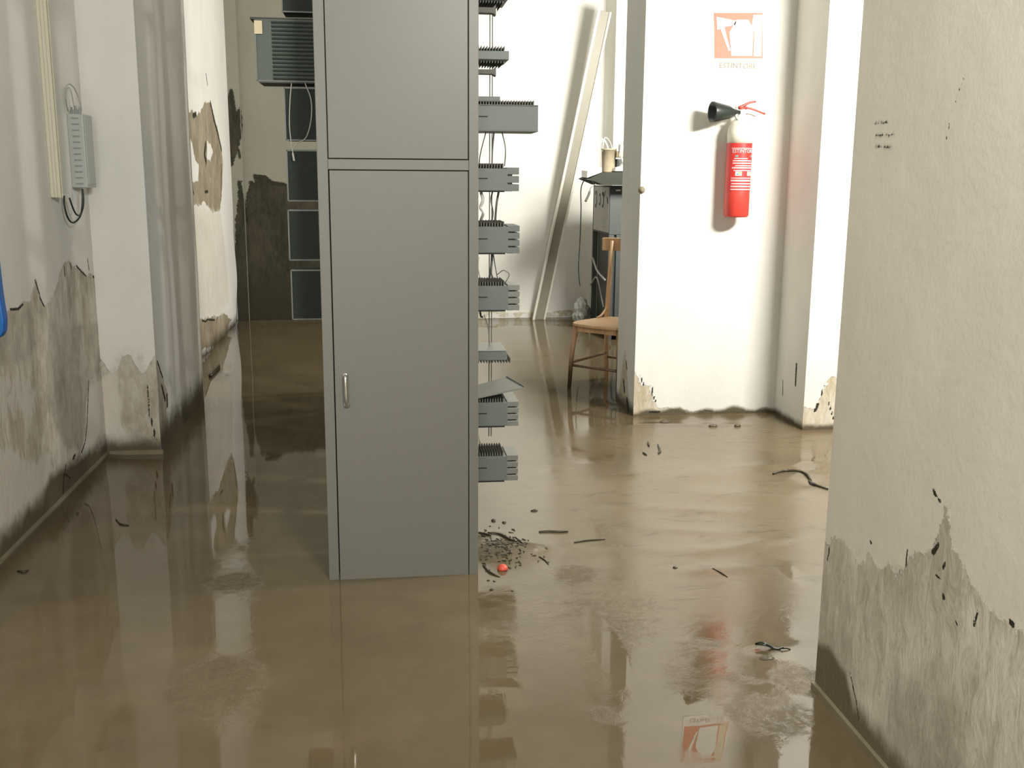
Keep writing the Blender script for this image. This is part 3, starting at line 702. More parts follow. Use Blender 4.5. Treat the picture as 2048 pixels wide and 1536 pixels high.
a = bx(519, 163); MB().box((a.x, YBK-.006, a.z-.005), (FX0, YBK+.15, a.z)).build('mounting_plate', M['rackdark'], df)
cab_([(583, 166, -.01), (580, 200, -.025), (579, 250, -.025), (583, 290, -.02), (587, 312, -.02)], .0022, M['wire'], YBK, 'hanging_wire')
cab_([(610, 166, -.01), (622, 200, -.025), (622, 240, -.025), (612, 275, -.02), (595, 286, -.02), (586, 296, -.02)], .0022, M['wire'], YBK, 'hanging_wire')
q = P(587, 314, Y=YBK-.02); MB().obox(q, (.0035, 0, 0), (0, .0035, 0), (-.002, 0, .014)).build('wire_plug', M['wire'], df)

# ---------------------------------------------------------------- left wall: conduit, junction box, cables
c0, c1 = P(112, 200, X=XL+.05), P(146, 395, X=XL+.05)
yc = P(122, 395, X=XL+.045).y
cz = P(122, 395, X=XL+.045).z
cd_ = thing('cable_trunking', 'cream vertical cable trunking fixed to the left wall above the loops of black cable', 'cable trunking', (XL+.02, yc, cz))
b = MB()
for i_, dx in enumerate((.002, .017, .032)): b.box((XL+dx, yc, cz+.0), (XL+dx+.0135, yc+.035, H))
b.box((XL, yc+.003, cz), (XL+.046, yc+.033, H)); b.build('trunk_body', M['cream'], cd_, bevel=.001)
b = MB(); b.tube([(XL+.049, yc+.012, cz), (XL+.049, yc+.012, H)], .003, 6); b.build('edge_strip', M['cream'], cd_)
# junction box
bt = P(165, 228, X=XL+.075); bb_ = P(165, 376, X=XL+.075)
y0 = P(138, 372, X=XL+.005).y
y0 = bt.y
JY=y0
jb = thing('junction_box', 'small grey slotted terminal box on the left wall beside the cream trunking', 'electrical box', (XL, y0, bb_.z))
y1 = P(188, 300, X=XL+.075).y
b = MB(); b.box((XL, y0, bb_.z), (XL+.075, y1, bt.z)); b.build('box_body', M['pbox'], jb, bevel=.004)
b = MB(); n = 12
for i_ in range(n):
    zc = bb_.z+.02+i_*(bt.z-bb_.z-.04)/(n-1); MB().box((XL+.022, y0-.003, zc-.003), (XL+.055, y0+.002, zc+.003)).build('terminal_slot', M['rackgrey'], jb)
MB().box((XL+.078, y0+.02, bb_.z+.015), (XL+.073, y1-.02, bt.z-.015)).build('cover', M['pbox'], jb, bevel=.001)
b = MB()
for (x, dz) in ((.018, .0), (.036, .006), (.054, .0)):
    b.tube([(XL+x, y0+.03, bt.z-.005), (XL+x, y0+.03, bt.z+.022+dz)], .0075, 10); b.tube([(XL+x, y0+.03, bt.z+.022+dz), (XL+x, y0+.03, bt.z+.034+dz)], .005, 8)
b.build('cable_gland', M['rackgrey'], jb)
def wl(pts, r, mat, name, par): 
    return MB().tube(spline([P(px, py, X=XL+dx) for (px, py, dx) in pts], 8), r, 8).build(name, mat, par, smooth=True)
wl([(136, 222, .02), (131, 200, .03), (131, 178, .03), (137, 168, .035), (147, 174, .045), (155, 190, .05), (161, 208, .055), (163, 222, .055)], .0032, M['wire'], 'top_wire', jb)
wl([(134, 215, .02), (132, 190, .03), (136, 175, .03), (143, 185, .04), (148, 215, .04)], .0028, M['pbox'], 'top_wire', jb)
wl([(128, 392, .02), (129, 412, .025), (135, 434, .03), (144, 445, .035), (154, 441, .045), (162, 428, .05), (165, 405, .055), (165, 378, .055)], .0045, M['wireb'], 'cable_loop', jb)
wl([(139, 396, .04), (145, 414, .045), (152, 428, .05), (160, 430, .055), (166, 415, .058), (167, 396, .055), (165, 378, .055)], .0042, M['wireb'], 'cable_loop', jb)

# blue thing hung at the left picture edge
pts = [P(x, y, Y=3.95) for (x, y) in ((-50, 470), (-14, 470), (-8, 530), (-1, 590), (7, 640), (6, 664), (-1, 676), (-50, 690))]
b = MB().prism(pts, (0, .05, 0)); ob = tag(b.build('plastic_bin', M['blue'], bevel=.006), 'blue plastic object hung high on the left wall above the damp plaster', 'bin')
lip = MB().prism([P(x, y, Y=3.94) for (x, y) in ((-50, 462), (-12, 462), (-12, 474), (-50, 474))], (0, .06, 0)).build('rim', M['blue'], None, bevel=.003); lip.parent = ob

# ---------------------------------------------------------------- leaning channel
f0 = P(1077, 640, Z=.0); t0 = P(1209, 22, Y=YC-.03)
d = (t0-f0).normalized(); wv = Vector((1, 0, 0)); wv = (wv-d*wv.dot(d)).normalized(); nv = d.cross(wv).normalized()
if nv.y > 0: nv = -nv
mid = (f0+t0)/2; L = (t0-f0).length/2
b = MB(); b.obox(mid, wv*.056, nv*.003, d*L)
ch = b.build('metal_channel', M['alu'], bevel=.0015); recenter(ch, f0)
for sg_, wf in ((-1, .012), (1, .010)):
    fl = MB().obox(mid+wv*(.058*sg_)+nv*.014-f0, wv*wf, nv*.014, d*L).build('flange', M['flange'], None, bevel=.002); fl.parent = ch; fl['label'] = 'pale raised edge'
tag(ch, 'long pale metal channel leaning diagonally against the bright back wall', 'channel')

# ---------------------------------------------------------------- equipment cabinet behind the chair
RX = P(1183, 500, Y=10.15).x
def ry(px): return RX/(P(px, 500, Y=10).x)*10
YN, YF = ry(1217), ry(1184)
def rz(px, py, y): return P(px, py, Y=y).z
rk = thing('equipment_cabinet', 'grey equipment cabinet with a drawn-on paper on its side behind the wooden chair', 'equipment cabinet', (RX+.3, YN+.3, 0))
zt, zb = rz(1218, 372, YN), rz(1218, 470, YN)
YX = YF
b = MB().box((RX, YN, zb), (RX+.62, YX, zt)); b.build('upper_case', M['rkgrey'], rk, bevel=.006)
pz = MB().box((RX-.004, YN+.02, zb+.02), (RX, YX-.06, zt-.01)); pp = pz.build('side_paper', M['paper'], rk); pp['label'] = 'white paper with ink scrawls'
def ink(pts, r):
    o_ = MB().tube(pts, r, 5).build('ink_scrawl', M['ink'], None)
    for v in o_.data.vertices: v.co -= Vector(rk['_o'])
    o_.parent = pp
for (yy, r0) in ((.30, .035), (.43, .05), (.20, .045)):
    cc = Vector((RX-.006, YN+yy*(YX-YN)/.55, zt-.13)); ink([cc+Vector((0, math.cos(t)*r0*.8, math.sin(t)*r0*1.6)) for t in np.linspace(.6, 5.6, 14)], .003)
ink([(RX-.006, YN+.09, zt-.1), (RX-.006, YN+.05, zt-.16)], .005); ink([(RX-.006, YN+.30, zt-.06), (RX-.006, YN+.24, zt-.11), (RX-.006, YN+.17, zt-.05)], .003)
s_ = MB().box((RX-.006, YN+.17, zb+.07), (RX-.004, YN+.30, zb+.17)).build('printed_patch', M['film'], None)
for v in s_.data.vertices: v.co -= Vector(rk['_o'])
s_.parent = pp
b = MB()
for yy in (YN, YX-.04): b.box((RX, yy, -.04), (RX+.05, yy+.04, zb))
b.box((RX+.57, YN, -.04), (RX+.62, YX, zb)); b.box((RX, YN, .05), (RX+.62, YX, .09)); b.build('stand_frame', M['rkgrey'], rk, bevel=.003)
MB().box((RX+.05, YN+.02, .09), (RX+.56, YX-.05, zb)).build('dark_interior', M['rackdark'], rk)
MB().box((RX+.07, YN-.006, .05), (RX+.62, YN+.012, zb)).build('front_panel', M['rkgrey'], rk, bevel=.003)
MB().box((RX+.055, YN-.004, zt-.045), (RX+.10, YN, zt-.032)).build('name_plate', M['white'], rk)
b = MB()
b.tube(spline([(RX-.01, YX-.1, .72), (RX-.02, (YN+YX)/2, .62), (RX-.01, YN+.05, .56)], 5), .012, 6); b.tube(spline([(RX-.015, YX-.05, .45), (RX-.02, (YN+YX)/2, .55), (RX-.01, YN+.1, .3)], 5), .01, 6)
b.build('side_cable', M['film'], rk, smooth=True)
MB().box((RX+.22, YN-.014, .12), (RX+.30, YN-.006, .62)).build('vent_strip', M['rackdark'], rk)
# sloping dark hood on top
z0h, z1h = zt+.005, rz(1240, 343, YN)
hood = thing('terminal_hood', 'dark sloping desk hood lying on top of the grey equipment cabinet', 'hood', (RX+.3, YN, z0h))
b = MB().prism([(RX-.06, YN-.14, z0h+.055), (RX+.10, YN-.14, z1h), (RX+.66, YN-.14, z1h), (RX+.66, YN-.02, z0h), (RX+.08, YN-.02, z0h)], (0, .001, 0)) if False else MB()
y_f = YN-.16
P1, P2, P3, P4, P5 = (P(1177, 358, Y=y_f), P(1204, 345, Y=y_f), P(1268, 343, Y=y_f), P(1268, 371, Y=y_f), P(1206, 370, Y=y_f))
b.prism([P1, P2, P3, P4, P5], (0, .5, 0)); b.build('hood_body', M['hood'], hood, bevel=.003)
hood_top = P2.z
bt1 = P(1173, 345, Y=y_f)
# white carton lid resting on its edge
b = MB(); p1, p2 = P(1175, 352, Y=y_f+.05), P(1209, 336, Y=y_f+.05)
b.add([(P(1174, 356, Y=y_f).x, y_f, P(1174, 356, Y=y_f).z), (P(1203, 344.5, Y=y_f).x, y_f, hood_top+.001), (P(1203, 344.5, Y=y_f).x, y_f+.35, hood_top+.001), (P(1178, 354, Y=y_f).x, y_f+.35, P(1174, 354, Y=y_f).z),
       (P(1175, 342, Y=y_f).x, y_f, P(1175, 342, Y=y_f).z), (P(1204, 335, Y=y_f).x, y_f, P(1204, 335, Y=y_f).z), (P(1204, 335, Y=y_f).x, y_f+.35, P(1204, 335, Y=y_f).z), (P(1178, 342, Y=y_f).x, y_f+.35, P(1175, 340, Y=y_f).z)],
      [(0, 3, 2, 1), (4, 5, 6, 7), (0, 1, 5, 4), (1, 2, 6, 5), (2, 3, 7, 6), (3, 0, 4, 7)])
tag(b.build('white_carton', M['white'], bevel=.004), 'flat white carton tilted over the left tip of the dark hood', 'carton')
# bucket
yb_ = YN+.05; q = P(1217, 340, Y=yb_); rr_ = (P(1232, 300, Y=yb_).x-P(1203, 300, Y=yb_).x)/2; zt_ = P(1217, 298, Y=yb_).z
bk = thing('waste_bin', 'dirty beige bin holding crumpled scraps on top of the dark hood', 'bin', (q.x, yb_, hood_top))
MB().lathe([(rr_*.86, 0), (rr_*.86, .01), (rr_, zt_-hood_top), (rr_*1.04, zt_-hood_top), (rr_*1.04, zt_-hood_top-.015), (rr_*.95, zt_-hood_top-.015), (rr_*.80, .02), (0, .02)], (q.x, yb_, hood_top+.003), seg=28).build('bin_body', M['dirtybeige'], bk, smooth=True)
random.seed(5); b = MB()
for i_ in range(5):
    a0 = random.uniform(0, 6); cx_ = q.x-.02+random.uniform(-.03, .03)
    b.tube(spline([(cx_-.06, yb_-.02, zt_-.02), (cx_-.05+random.uniform(-.02, .02), yb_, zt_+.05+random.uniform(0, .05)), (cx_+.01, yb_, zt_+.03+random.uniform(0, .05)), (cx_+.05, yb_+.02, zt_-.03)], 5), .005, 6)
b.build('crumpled_scraps', M['paper'], bk, smooth=True)
# coiled cables and small device to the right of the bin
dv = thing('wall_device', 'small pale device tangled in white cable beside the beige bin', 'device', (P(1245, 330, Y=YN).x, YN, hood_top))
xa, xb = P(1233, 320, Y=YN).x, P(1262, 320, Y=YN).x
MB().box((xa, YN-.02, hood_top+.001), (xb, YN+.15, P(1240, 318, Y=YN).z)).build('device_body', M['rackdark'], dv, bevel=.006)
MB().box((xa-.01, YN-.05, P(1240, 315, Y=YN).z), (xb, YN+.12, P(1240, 302, Y=YN).z)).build('device_lid', M['dirtybeige'], dv, bevel=.006)
b = MB()
for i_, r0 in enumerate((.06, .045, .07)):
    cc = Vector((P(1246, 290, Y=YN).x+.01*i_, YN-.04+.02*i_, P(1246, 296, Y=YN).z)); b.tube([cc+Vector((math.cos(t)*r0*.8, .01*math.sin(3*t), math.sin(t)*r0)) for t in np.linspace(0, 6.0, 20)], .007, 6)
b.tube(spline([P(1243, 285, Y=YN-.08), P(1241, 305, Y=YN-.1), P(1246, 325, Y=YN-.1), P(1252, 336, Y=YN-.08)], 6), .007, 6)
b.build('coiled_cable', M['paper'], dv, smooth=True)
MB().prism([P(x, y, Y=YN-.12) for (x, y) in ((1230, 342), (1232, 335), (1242, 333), (1250, 325), (1262, 330), (1262, 342))], (0, .1, 0)).build('paper_scrap', M['white'], dv)
# black cable hanging against the wall from the hood
cb = MB().tube(spline([P(1190, 372, Y=YN-.17), P(1184, 362, Y=YN-.2), P(1170, 360, Y=YN-.2), P(1162, 378, Y=YN-.1), P(1162, 420, Y=YN), P(1160, 480, Y=YN+.1), P(1157, 530, Y=YN+.1), P(1158, 555, Y=YN+.1), P(1160, 572, Y=YN+.1)], 8), .005, 6)
tag(cb.build('black_cable', M['wireb'], smooth=True), 'thin black cable dangling down the back wall left of the equipment cabinet', 'cable')
cb = MB().tube(spline([P(1192, 368, Y=YN-.18), P(1182, 375, Y=YN-.2), P(1178, 388, Y=YN-.18), P(1171, 403, Y=YN-.16)], 6), [.004]*10+[.012]*9, 6)
tag(cb.build('power_plug_lead', M['comb'], smooth=True), 'short grey lead with a plug hanging beside the equipment cabinet top', 'cable')
# crumpled plastic bag at the cabinet foot
def crumple(c, rx, ry_, rz_, seed, amp=.35, n=14):
    b = MB(); v = []; f = []
    for i_ in range(n+1):
        th_ = PI*i_/n
        for j in range(2*n):
            ph = PI*j/n; dv_ = Vector((math.sin(th_)*math.cos(ph), math.sin(th_)*math.sin(ph), math.cos(th_)))
            s0 = 1+amp*mnoise.noise(dv_*2.3+Vector((seed, 0, 0)))+amp*.5*mnoise.noise(dv_*6+Vector((0, seed, 0)))
            v.append((c[0]+dv_.x*rx*s0, c[1]+dv_.y*ry_*s0, max(c[2]+dv_.z*rz_*s0, -.01)))
    for i_ in range(n):
        for j in range(2*n): f.append((i_*2*n+j, i_*2*n+(j+1) % (2*n), (i_+1)*2*n+(j+1) % (2*n), (i_+1)*2*n+j))
    return b.add(v, f)
q = P(1166, 655, Z=0)
tag(recenter(crumple((q.x-.03, q.y-.05, .14), .085, .10, .16, 3.1).build('plastic_bag', M['film']), (q.x, q.y-.05, 0)), 'crumpled grey plastic bag heaped against the wall left of the equipment cabinet', 'plastic bag')

# ---------------------------------------------------------------- wooden chair
A = P(1140, 778, Z=0); D = Vector((1.665, 7.50, 0)); A = Vector((A.x+.01, A.y+.02, 0))
fv = (A-D).normalized(); sv = Vector((-fv.y, fv.x, 0)) if Vector((-fv.y, fv.x, 0)).x > 0 else Vector((fv.y, -fv.x, 0))
SH = P(1215, 632, Y=D.y).z
TOPZ = P(1222, 476, Y=D.y+.03).z
chair = thing('wooden_chair', 'varnished wooden chair standing in the mud, half hidden by the extinguisher wall', 'chair', tuple((A+D)/2+sv*.2))
WD = .40; DP = (A-D).length
def cp(s_, f_, z): return D+sv*(s_*WD)+fv*(f_*DP)+Vector((0, 0, z))
# seat
pts = []
for t in np.linspace(0, 2*PI, 40, endpoint=False):
    cx_, sx_ = math.cos(t), math.sin(t); e = .55
    fx = (abs(cx_)**e)*(1 if cx_ > 0 else -1); sx2 = (abs(sx_)**e)*(1 if sx_ > 0 else -1)
    wd_ = .56+.05*fx
    pts.append(cp(.5+sx2*wd_, .52+.56*fx, SH-.022))
b = MB().prism(pts, (0, 0, .022)); b.build('seat', M['wood'], chair, bevel=.006)
ap = MB()
for (p, q) in ((cp(.06, .05, 0), cp(.06, .95, 0)), (cp(.94, .05, 0), cp(.94, .95, 0)), (cp(.06, .95, 0), cp(.94, .95, 0)), (cp(.06, .05, 0), cp(.94, .05, 0))):
    m_ = (p+q)/2; dd = (q-p)/2; nn = Vector((-dd.y, dd.x, 0)).normalized(); ap.obox(m_+Vector((0, 0, SH-.042)), dd, nn*.010, (0, 0, .020))
ap.build('apron', M['wood'], chair)
for s_ in (0, 1):
    MB().tube([cp(s_+(-.02 if s_ == 0 else .02), 1.03, -.04), cp(s_, 1.0, SH*.5), cp(s_+(.05 if s_ == 0 else -.05), .95, SH-.02)], [.014, .018, .021], 10).build('leg', M['woodleg'], chair, smooth=True)
    r_ = MB().tube([cp(s_, -.03, -.04), cp(s_, 0, SH*.5), cp(s_, 0.01, SH), cp(s_, -.02, SH+.2), cp(s_, -.09, TOPZ-.02)], [.015, .017, .020, .017, .014], 10); r_.build('back_post', M['woodleg'] if False else M['wood'], chair, smooth=True)
    MB().tube(spline([cp(s_, -.0, SH+.13), cp(s_, .04, SH+.06), cp(s_, .18, SH+.012), cp(s_, .30, SH+.002)], 6), .009, 8).build('brace', M['wood'], chair, smooth=True)
    MB().tube([cp(s_, 1.0, SH*.40), cp(s_, 0, SH*.42)], .010, 8).build('stretcher', M['woodleg'], chair, smooth=True)
MB().tube([cp(0, 0, SH*.36), cp(1, 0, SH*.36)], .010, 8).build('stretcher', M['woodleg'], chair, smooth=True)
MB().tube([cp(0, 1, SH*.36), cp(1, 1, SH*.36)], .010, 8).build('stretcher', M['woodleg'], chair, smooth=True)
rl = []
for i_ in range(13):
    t = i_/12; s0 = -.20+1.40*t; bow = -.10-.13*math.sin(PI*t); rl.append((s0, bow))
zb_ = TOPZ-.095
v = []; f = []
for (s0, bw) in rl:
    for (dy, z) in ((0, zb_), (.045, zb_), (.045, TOPZ), (0, TOPZ)): v.append(cp(s0, bw+dy, z))
for i_ in range(12):
    for k_ in range(4): f.append((i_*4+k_, i_*4+(k_+1) % 4, (i_+1)*4+(k_+1) % 4, (i_+1)*4+k_))
f += [(3, 2, 1, 0), (48, 49, 50, 51)]
MB().add(v, f).build('backrest', M['wood'], chair, bevel=.006, smooth=True)

# ---------------------------------------------------------------- extinguisher
EY = YE-.105
e0 = P(1475, 434, Y=EY); etop = P(1480, 240, Y=EY); er = (P(1501, 350, Y=EY).x-P(1453, 350, Y=EY).x)/2
ex, ez = (P(1477, 330, Y=EY).x), e0.z
ext = thing('fire_extinguisher', 'red and cream fire extinguisher with a black horn hung on the white wall', 'fire extinguisher', (ex, EY, ez))
zL0, zL1 = P(1478, 382, Y=EY-er).z, P(1478, 286, Y=EY-er).z
zs = P(1480, 262, Y=EY).z; zn = P(1480, 232, Y=EY).z
MB().lathe([(er*.90, 0), (er, .012), (er, zL1-ez)], (ex, EY, ez), seg=40).build('cylinder', M['redm'], ext, smooth=True)
MB().lathe([(er*.999, zL1-ez), (er, zs-ez-.01), (er*.93, zs-ez+.02), (er*.74, zs-ez+.05), (er*.42, zn-ez-.012), (er*.30, zn-ez), (er*.30, zn-ez+.012)], (ex, EY, ez), seg=40).build('shoulder', M['creamm'], ext, smooth=True)['label'] = 'cream painted shoulder'
lb = MB(); n = 20
def cyl(a_, z, r): return (ex+math.sin(a_)*r, EY-math.cos(a_)*r, z)
def wrap(a0, a1, z0, z1, r, mat, name, par, n=16):
    b = MB(); v = []; f = []
    for i_ in range(n+1):
        a_ = a0+(a1-a0)*i_/n
        v += [cyl(a_, z0, r), cyl(a_, z1, r), cyl(a_, z1, r-.001), cyl(a_, z0, r-.001)]
    for i_ in range(n):
        for k_ in range(4): f.append((i_*4+k_, i_*4+(k_+1) % 4, i_*4+4+(k_+1) % 4, i_*4+4+k_))
    f += [(3, 2, 1, 0), (n*4, n*4+1, n*4+2, n*4+3)]
    o = b.add(v, f).build(name, mat, None, smooth=False)
    for q_ in o.data.vertices: q_.co -= Vector(ext['_o'])
    o.parent = par; return o
lab = wrap(-1.5, 1.5, zL0, zL1, er+.0012, M['redl'], 'label', ext, 30)
LH = zL1-zL0
def row(fr0, fr1, a0, a1, mat, nm='print_row'): wrap(a0, a1, zL0+LH*fr0, zL0+LH*fr1, er+.0018, mat, nm, lab, 10)
for (f0_, f1_, a0, a1) in ((.885, .90, -.95, 1.1), (.62, .645, -.8, .9), (.57, .595, -.8, .95), (.47, .50, -.85, 1.0), (.42, .44, -.7, .9), (.26, .28, -.9, 1.0), (.20, .235, -.9, .95), (.14, .165, -.85, 1.0), (.08, .11, -.9, .9), (.02, .045, -.9, 1.0), (.52, .54, -.6, .95), (.67, .69, -.7, .4)):
    row(f0_, f1_, a0, a1, M['greytxt'])
row(.71, .75, -.62, -.40, M['green']); row(.71, .75, .75, .98, M['green'])
row(.32, .41, -.55, -.05, M['white'], 'picture_panel'); row(.32, .41, .42, .98, M['white'], 'picture_panel')
row(.36, .40, -.30, -.08, M['yellow'], 'picture_mark'); row(.33, .37, -.45, -.28, M['green'], 'picture_mark'); row(.35, .40, .62, .85, M['yellow'], 'picture_mark')
def textmesh(s_, size, center=True):
    cu = bpy.data.curves.new('txt', 'FONT'); cu.body = s_; cu.size = size; cu.align_x = 'CENTER'; cu.extrude = .0004; cu.resolution_u = 2; cu.offset = size*.012
    o = bpy.data.objects.new('txt', cu); COL.objects.link(o); dg = bpy.context.evaluated_depsgraph_get(); dg.update()
    me_ = bpy.data.meshes.new_from_object(o.evaluated_get(dg)); bpy.data.objects.remove(o); return me_
tm = textmesh('ESTINTORE', .030)
for v_ in tm.vertices:
    a_ = v_.co.x/er*.92+.05; z = zL0+LH*.80+v_.co.y; p_ = Vector(cyl(a_, z, er+.0022+v_.co.z)); v_.co = p_-Vector(ext['_o'])
tm.materials.append(M['greytxt']); to = bpy.data.objects.new('lettering', tm); COL.objects.link(to); to.parent = lab
# valve, levers, horn
vz = zn+.012
b = MB().lathe([(.018, 0), (.018, .03), (.022, .032), (.022, .055), (.012, .060)], (ex, EY, vz-.005), seg=20); b.box((ex-.035, EY-.016, vz+.012), (ex+.03, EY+.016, vz+.045)); b.build('valve', M['creamm'], ext, bevel=.003, smooth=False)
hp = lambda x, y, dy=-.02: P(x, y, Y=EY+dy)
b = MB().tube(spline([hp(1478, 216), hp(1490, 210), hp(1500, 205), hp(1512, 203)], 4), [.010, .010, .009, .009, .008, .008, .007, .007, .007, .006, .006, .006, .005], 8)
b.build('lever', M['redm'], ext, smooth=True)
b = MB().tube(spline([hp(1480, 217), hp(1495, 216), hp(1510, 220), hp(1530, 228)], 4), .006, 8); b.tube([hp(1488, 213), hp(1494, 217)], .008, 6)
b.build('carry_handle', M['redm'], ext, smooth=True)
MB().tube(spline([hp(1492, 228), hp(1502, 229), hp(1511, 233)], 4), .004, 6).build('grip_edge', M['dirtybeige'], ext, smooth=True)
h0, h1 = hp(1476, 225, -.03), hp(1424, 224, -.05); ax_ = h1-h0; Ln = ax_.length
hr = .105*.62
zz_r = (P(1424, 204, Y=EY-.05).z-P(1424, 247, Y=EY-.05).z)/2
MB().lathe([(.012, -.012), (.014, 0), (.020, Ln*.15), (zz_r*.62, Ln*.35), (zz_r*.85, Ln*.72), (zz_r, Ln*.97), (zz_r*.99, Ln), (zz_r*.88, Ln*.99), (zz_r*.5, Ln*.5), (.005, Ln*.4)], h0, ax_, 32).build('horn', M['black'], ext, smooth=True)
q1 = hp(1478, 240, -.03); MB().tube(spline([h0, (h0+q1)/2+Vector((-.02, -.01, 0)), q1], 5), .009, 8).build('horn_swivel', M['pbox'], ext, smooth=True)
MB().box((ex-.03, EY+er-.005, zs-.06), (ex+.03, YE, zs-.02)).build('wall_bracket', M['comb'], ext)

# sign above
s0, s1 = P(1428, 56, Y=YE), P(1525, 146, Y=YE)
sg = thing('fire_sign', 'glare-washed red and white extinguisher sign on the white wall above the fire extinguisher', 'sign', ((s0.x+s1.x)/2, YE, s1.z))
def sp(x, y): q_ = P(x, y, Y=YE); return q_
MB().box((s0.x-.004, YE-.004, s1.z), (s1.x+.004, YE, P(1428, 20, Y=YE).z)).build('sign_plate', M['white'], sg, bevel=.001)
def sgp(poly, mat, nm, dy): 
    return MB().prism([Vector((q_.x, YE-dy, q_.z)) for q_ in (sp(x, y) for (x, y) in poly)], (0, .0012, 0)).build(nm, mat, sg)
sgp([(1428, 26), (1525, 26), (1525, 117), (1428, 117)], M['signred'], 'red_field', .0055)
sgp([(1502, 56), (1508, 66), (1506, 113), (1522, 113), (1524, 30), (1506, 30)], M['signglare'], 'glare_patch', .0068)
sgp([(1462, 112), (1458, 66), (1466, 50), (1472, 40), (1496, 40), (1502, 52), (1506, 66), (1503, 112)], M['white'], 'white_symbol', .008)
sgp([(1472, 42), (1432, 34), (1434, 60), (1440, 58), (1446, 74), (1456, 102), (1460, 102), (1452, 72), (1448, 54), (1470, 50)], M['white'], 'white_hose_symbol', .008)
tm = textmesh('ESTINTORE', .046)
for v_ in tm.vertices: v_.co = Vector(((s0.x+s1.x)/2+v_.co.x, YE-.0052-v_.co.z, P(1470, 137, Y=YE).z+v_.co.y))-Vector(sg['_o'])
tm.materials.append(M['dirtybeige']); to = bpy.data.objects.new('lettering', tm); COL.objects.link(to); to.parent = sg

# small hook on the wall corner
q = P(1281, 380, Y=YE); tag(MB().lathe([(.020, 0), (.022, .008), (.012, .016), (.010, .022)], (q.x+.005, YE, q.z), (0, -1, 0), 16).build('coat_hook', M['dirtybeige'], smooth=True), 'tiny round hook on the left corner of the extinguisher wall', 'hook')

# fluorescent fitting and the window frame (outside the picture)
lf = thing('ceiling_lamp', 'fluorescent batten lamp hung in the bay in front of the extinguisher wall', 'lamp', (3.0, 3.95, 2.8))
MB().box((2.6, 3.85, 2.80), (3.4, 4.05, 2.86)).build('lamp_housing', M['white'], lf, bevel=.004)
MB().tube([(3.0, 3.95, 2.86), (3.0, 3.95, H)], .01, 8).build('hanger', M['white'], lf)

lf = thing('ceiling_lamp', 'square lamp on a thin rod hung in the far room behind the extinguisher wall', 'lamp', (2.4, 7.7, 2.75))
MB().box((2.15, 7.5, 2.75), (2.65, 7.95, 2.80)).build('lamp_housing', M['white'], lf, bevel=.004)
MB().tube([(2.4, 7.72, 2.80), (2.4, 7.72, H)], .008, 8).build('hanger', M['white'], lf)

# ---------------------------------------------------------------- debris in the mud
def on(px, py, z=0.0): 
    q_ = P(px, py, Z=z); return Vector((q_.x, q_.y, z))
def floor_z(x, y):
    j = int(round((x-(XL-.02))/(4.27-.0+XL*0+1.51-.0)*0)) if False else int(round((x-(XL-.02))/((4.25-(XL-.02))/(nx-1)))); i_ = int(round((y+2.6)/((YB+.05+2.6)/(ny-1))))
    return float(Zf[min(max(i_, 0), ny-1), min(max(j, 0), nx-1)])
def stick(pts, r, name, label, cat, mat='twig', group=None):
    v = [on(x, y) for (x, y) in pts]; v = [Vector((a.x, a.y, floor_z(a.x, a.y)+r*.5)) for a in v]; sp_ = spline(v, 5); n_ = len(sp_)
    rr = [r*(.55+.45*math.sin(PI*(i_+.5)/n_))*(1+.25*mnoise.noise(Vector((i_*.9, r*900, 0)))) for i_ in range(n_)]
    o = MB().tube(sp_, rr, 7).build(name, M[mat], smooth=True); recenter(o, (v[0].x, v[0].y, 0)); return tag(o, label, cat, 'twigs and branches in the mud')
def lump(px, py, rx, ry_, rz_, name, label, cat, mat, seed, group=None):
    q_ = on(px, py); z = floor_z(q_.x, q_.y); o = crumple((q_.x, q_.y, z+rz_*.3), rx, ry_, rz_, seed, .4, 8).build(name, M[mat], smooth=True); recenter(o, (q_.x, q_.y, 0)); return tag(o, label, cat, 'small clods in the mud')
stick([(975, 1073), (1000, 1074), (1018, 1082), (1036, 1090)], .006, 'wet_twig', 'dark curved twig across the top of the debris mound right of the cabinet', 'twig')
stick([(958, 1068), (968, 1075), (982, 1078)], .006, 'wet_twig', 'short dark twig touching the foot of the grey cabinet', 'twig')
stick([(966, 1132), (978, 1145), (992, 1152)], .005, 'wet_twig', 'bent twig just left of the red cap', 'twig')
stick([(1030, 1075), (1040, 1085), (1046, 1092)], .003, 'wet_twig', 'thin twig on the right shoulder of the debris mound', 'twig')
stick([(1078, 1065), (1095, 1064), (1118, 1065), (1136, 1064)], .006, 'wet_twig', 'straight dark stick lying flat right of the debris mound', 'twig')
stick([(1148, 1086), (1175, 1082), (1210, 1080)], .004, 'wet_twig', 'long thin stick below the straight dark stick', 'twig')
stick([(1078, 1115), (1090, 1122), (1097, 1130)], .003, 'wet_twig', 'small slanting twig right of the red cap', 'twig')
stick([(1316, 890), (1320, 902), (1317, 908)], .007, 'wet_twig', 'upright-looking twig in the mud before the extinguisher wall, right one', 'twig')
stick([(1296, 885), (1298, 893)], .007, 'wet_twig', 'small dark twig in the mud before the extinguisher wall, left one', 'twig')
stick([(1286, 906), (1293, 911)], .006, 'wet_twig', 'lowest short twig in the mud before the extinguisher wall', 'twig')
stick([(232, 1040), (242, 1050), (258, 1052)], .005, 'wet_twig', 'dark hooked twig alone in the shaded left corridor', 'twig')
stick([(36, 1144), (48, 1146), (56, 1142)], .006, 'wet_twig', 'dark twig close to the left wall skirting', 'twig')
stick([(1425, 1140), (1440, 1147), (1455, 1155)], .003, 'wet_twig', 'thin slanting twig in the open mud on the right', 'twig')
stick([(1546, 950), (1566, 944), (1590, 945), (1612, 952), (1622, 962)], .008, 'rotten_branch', 'dark soaked branch half sunk in mud near the right wall edge', 'branch')
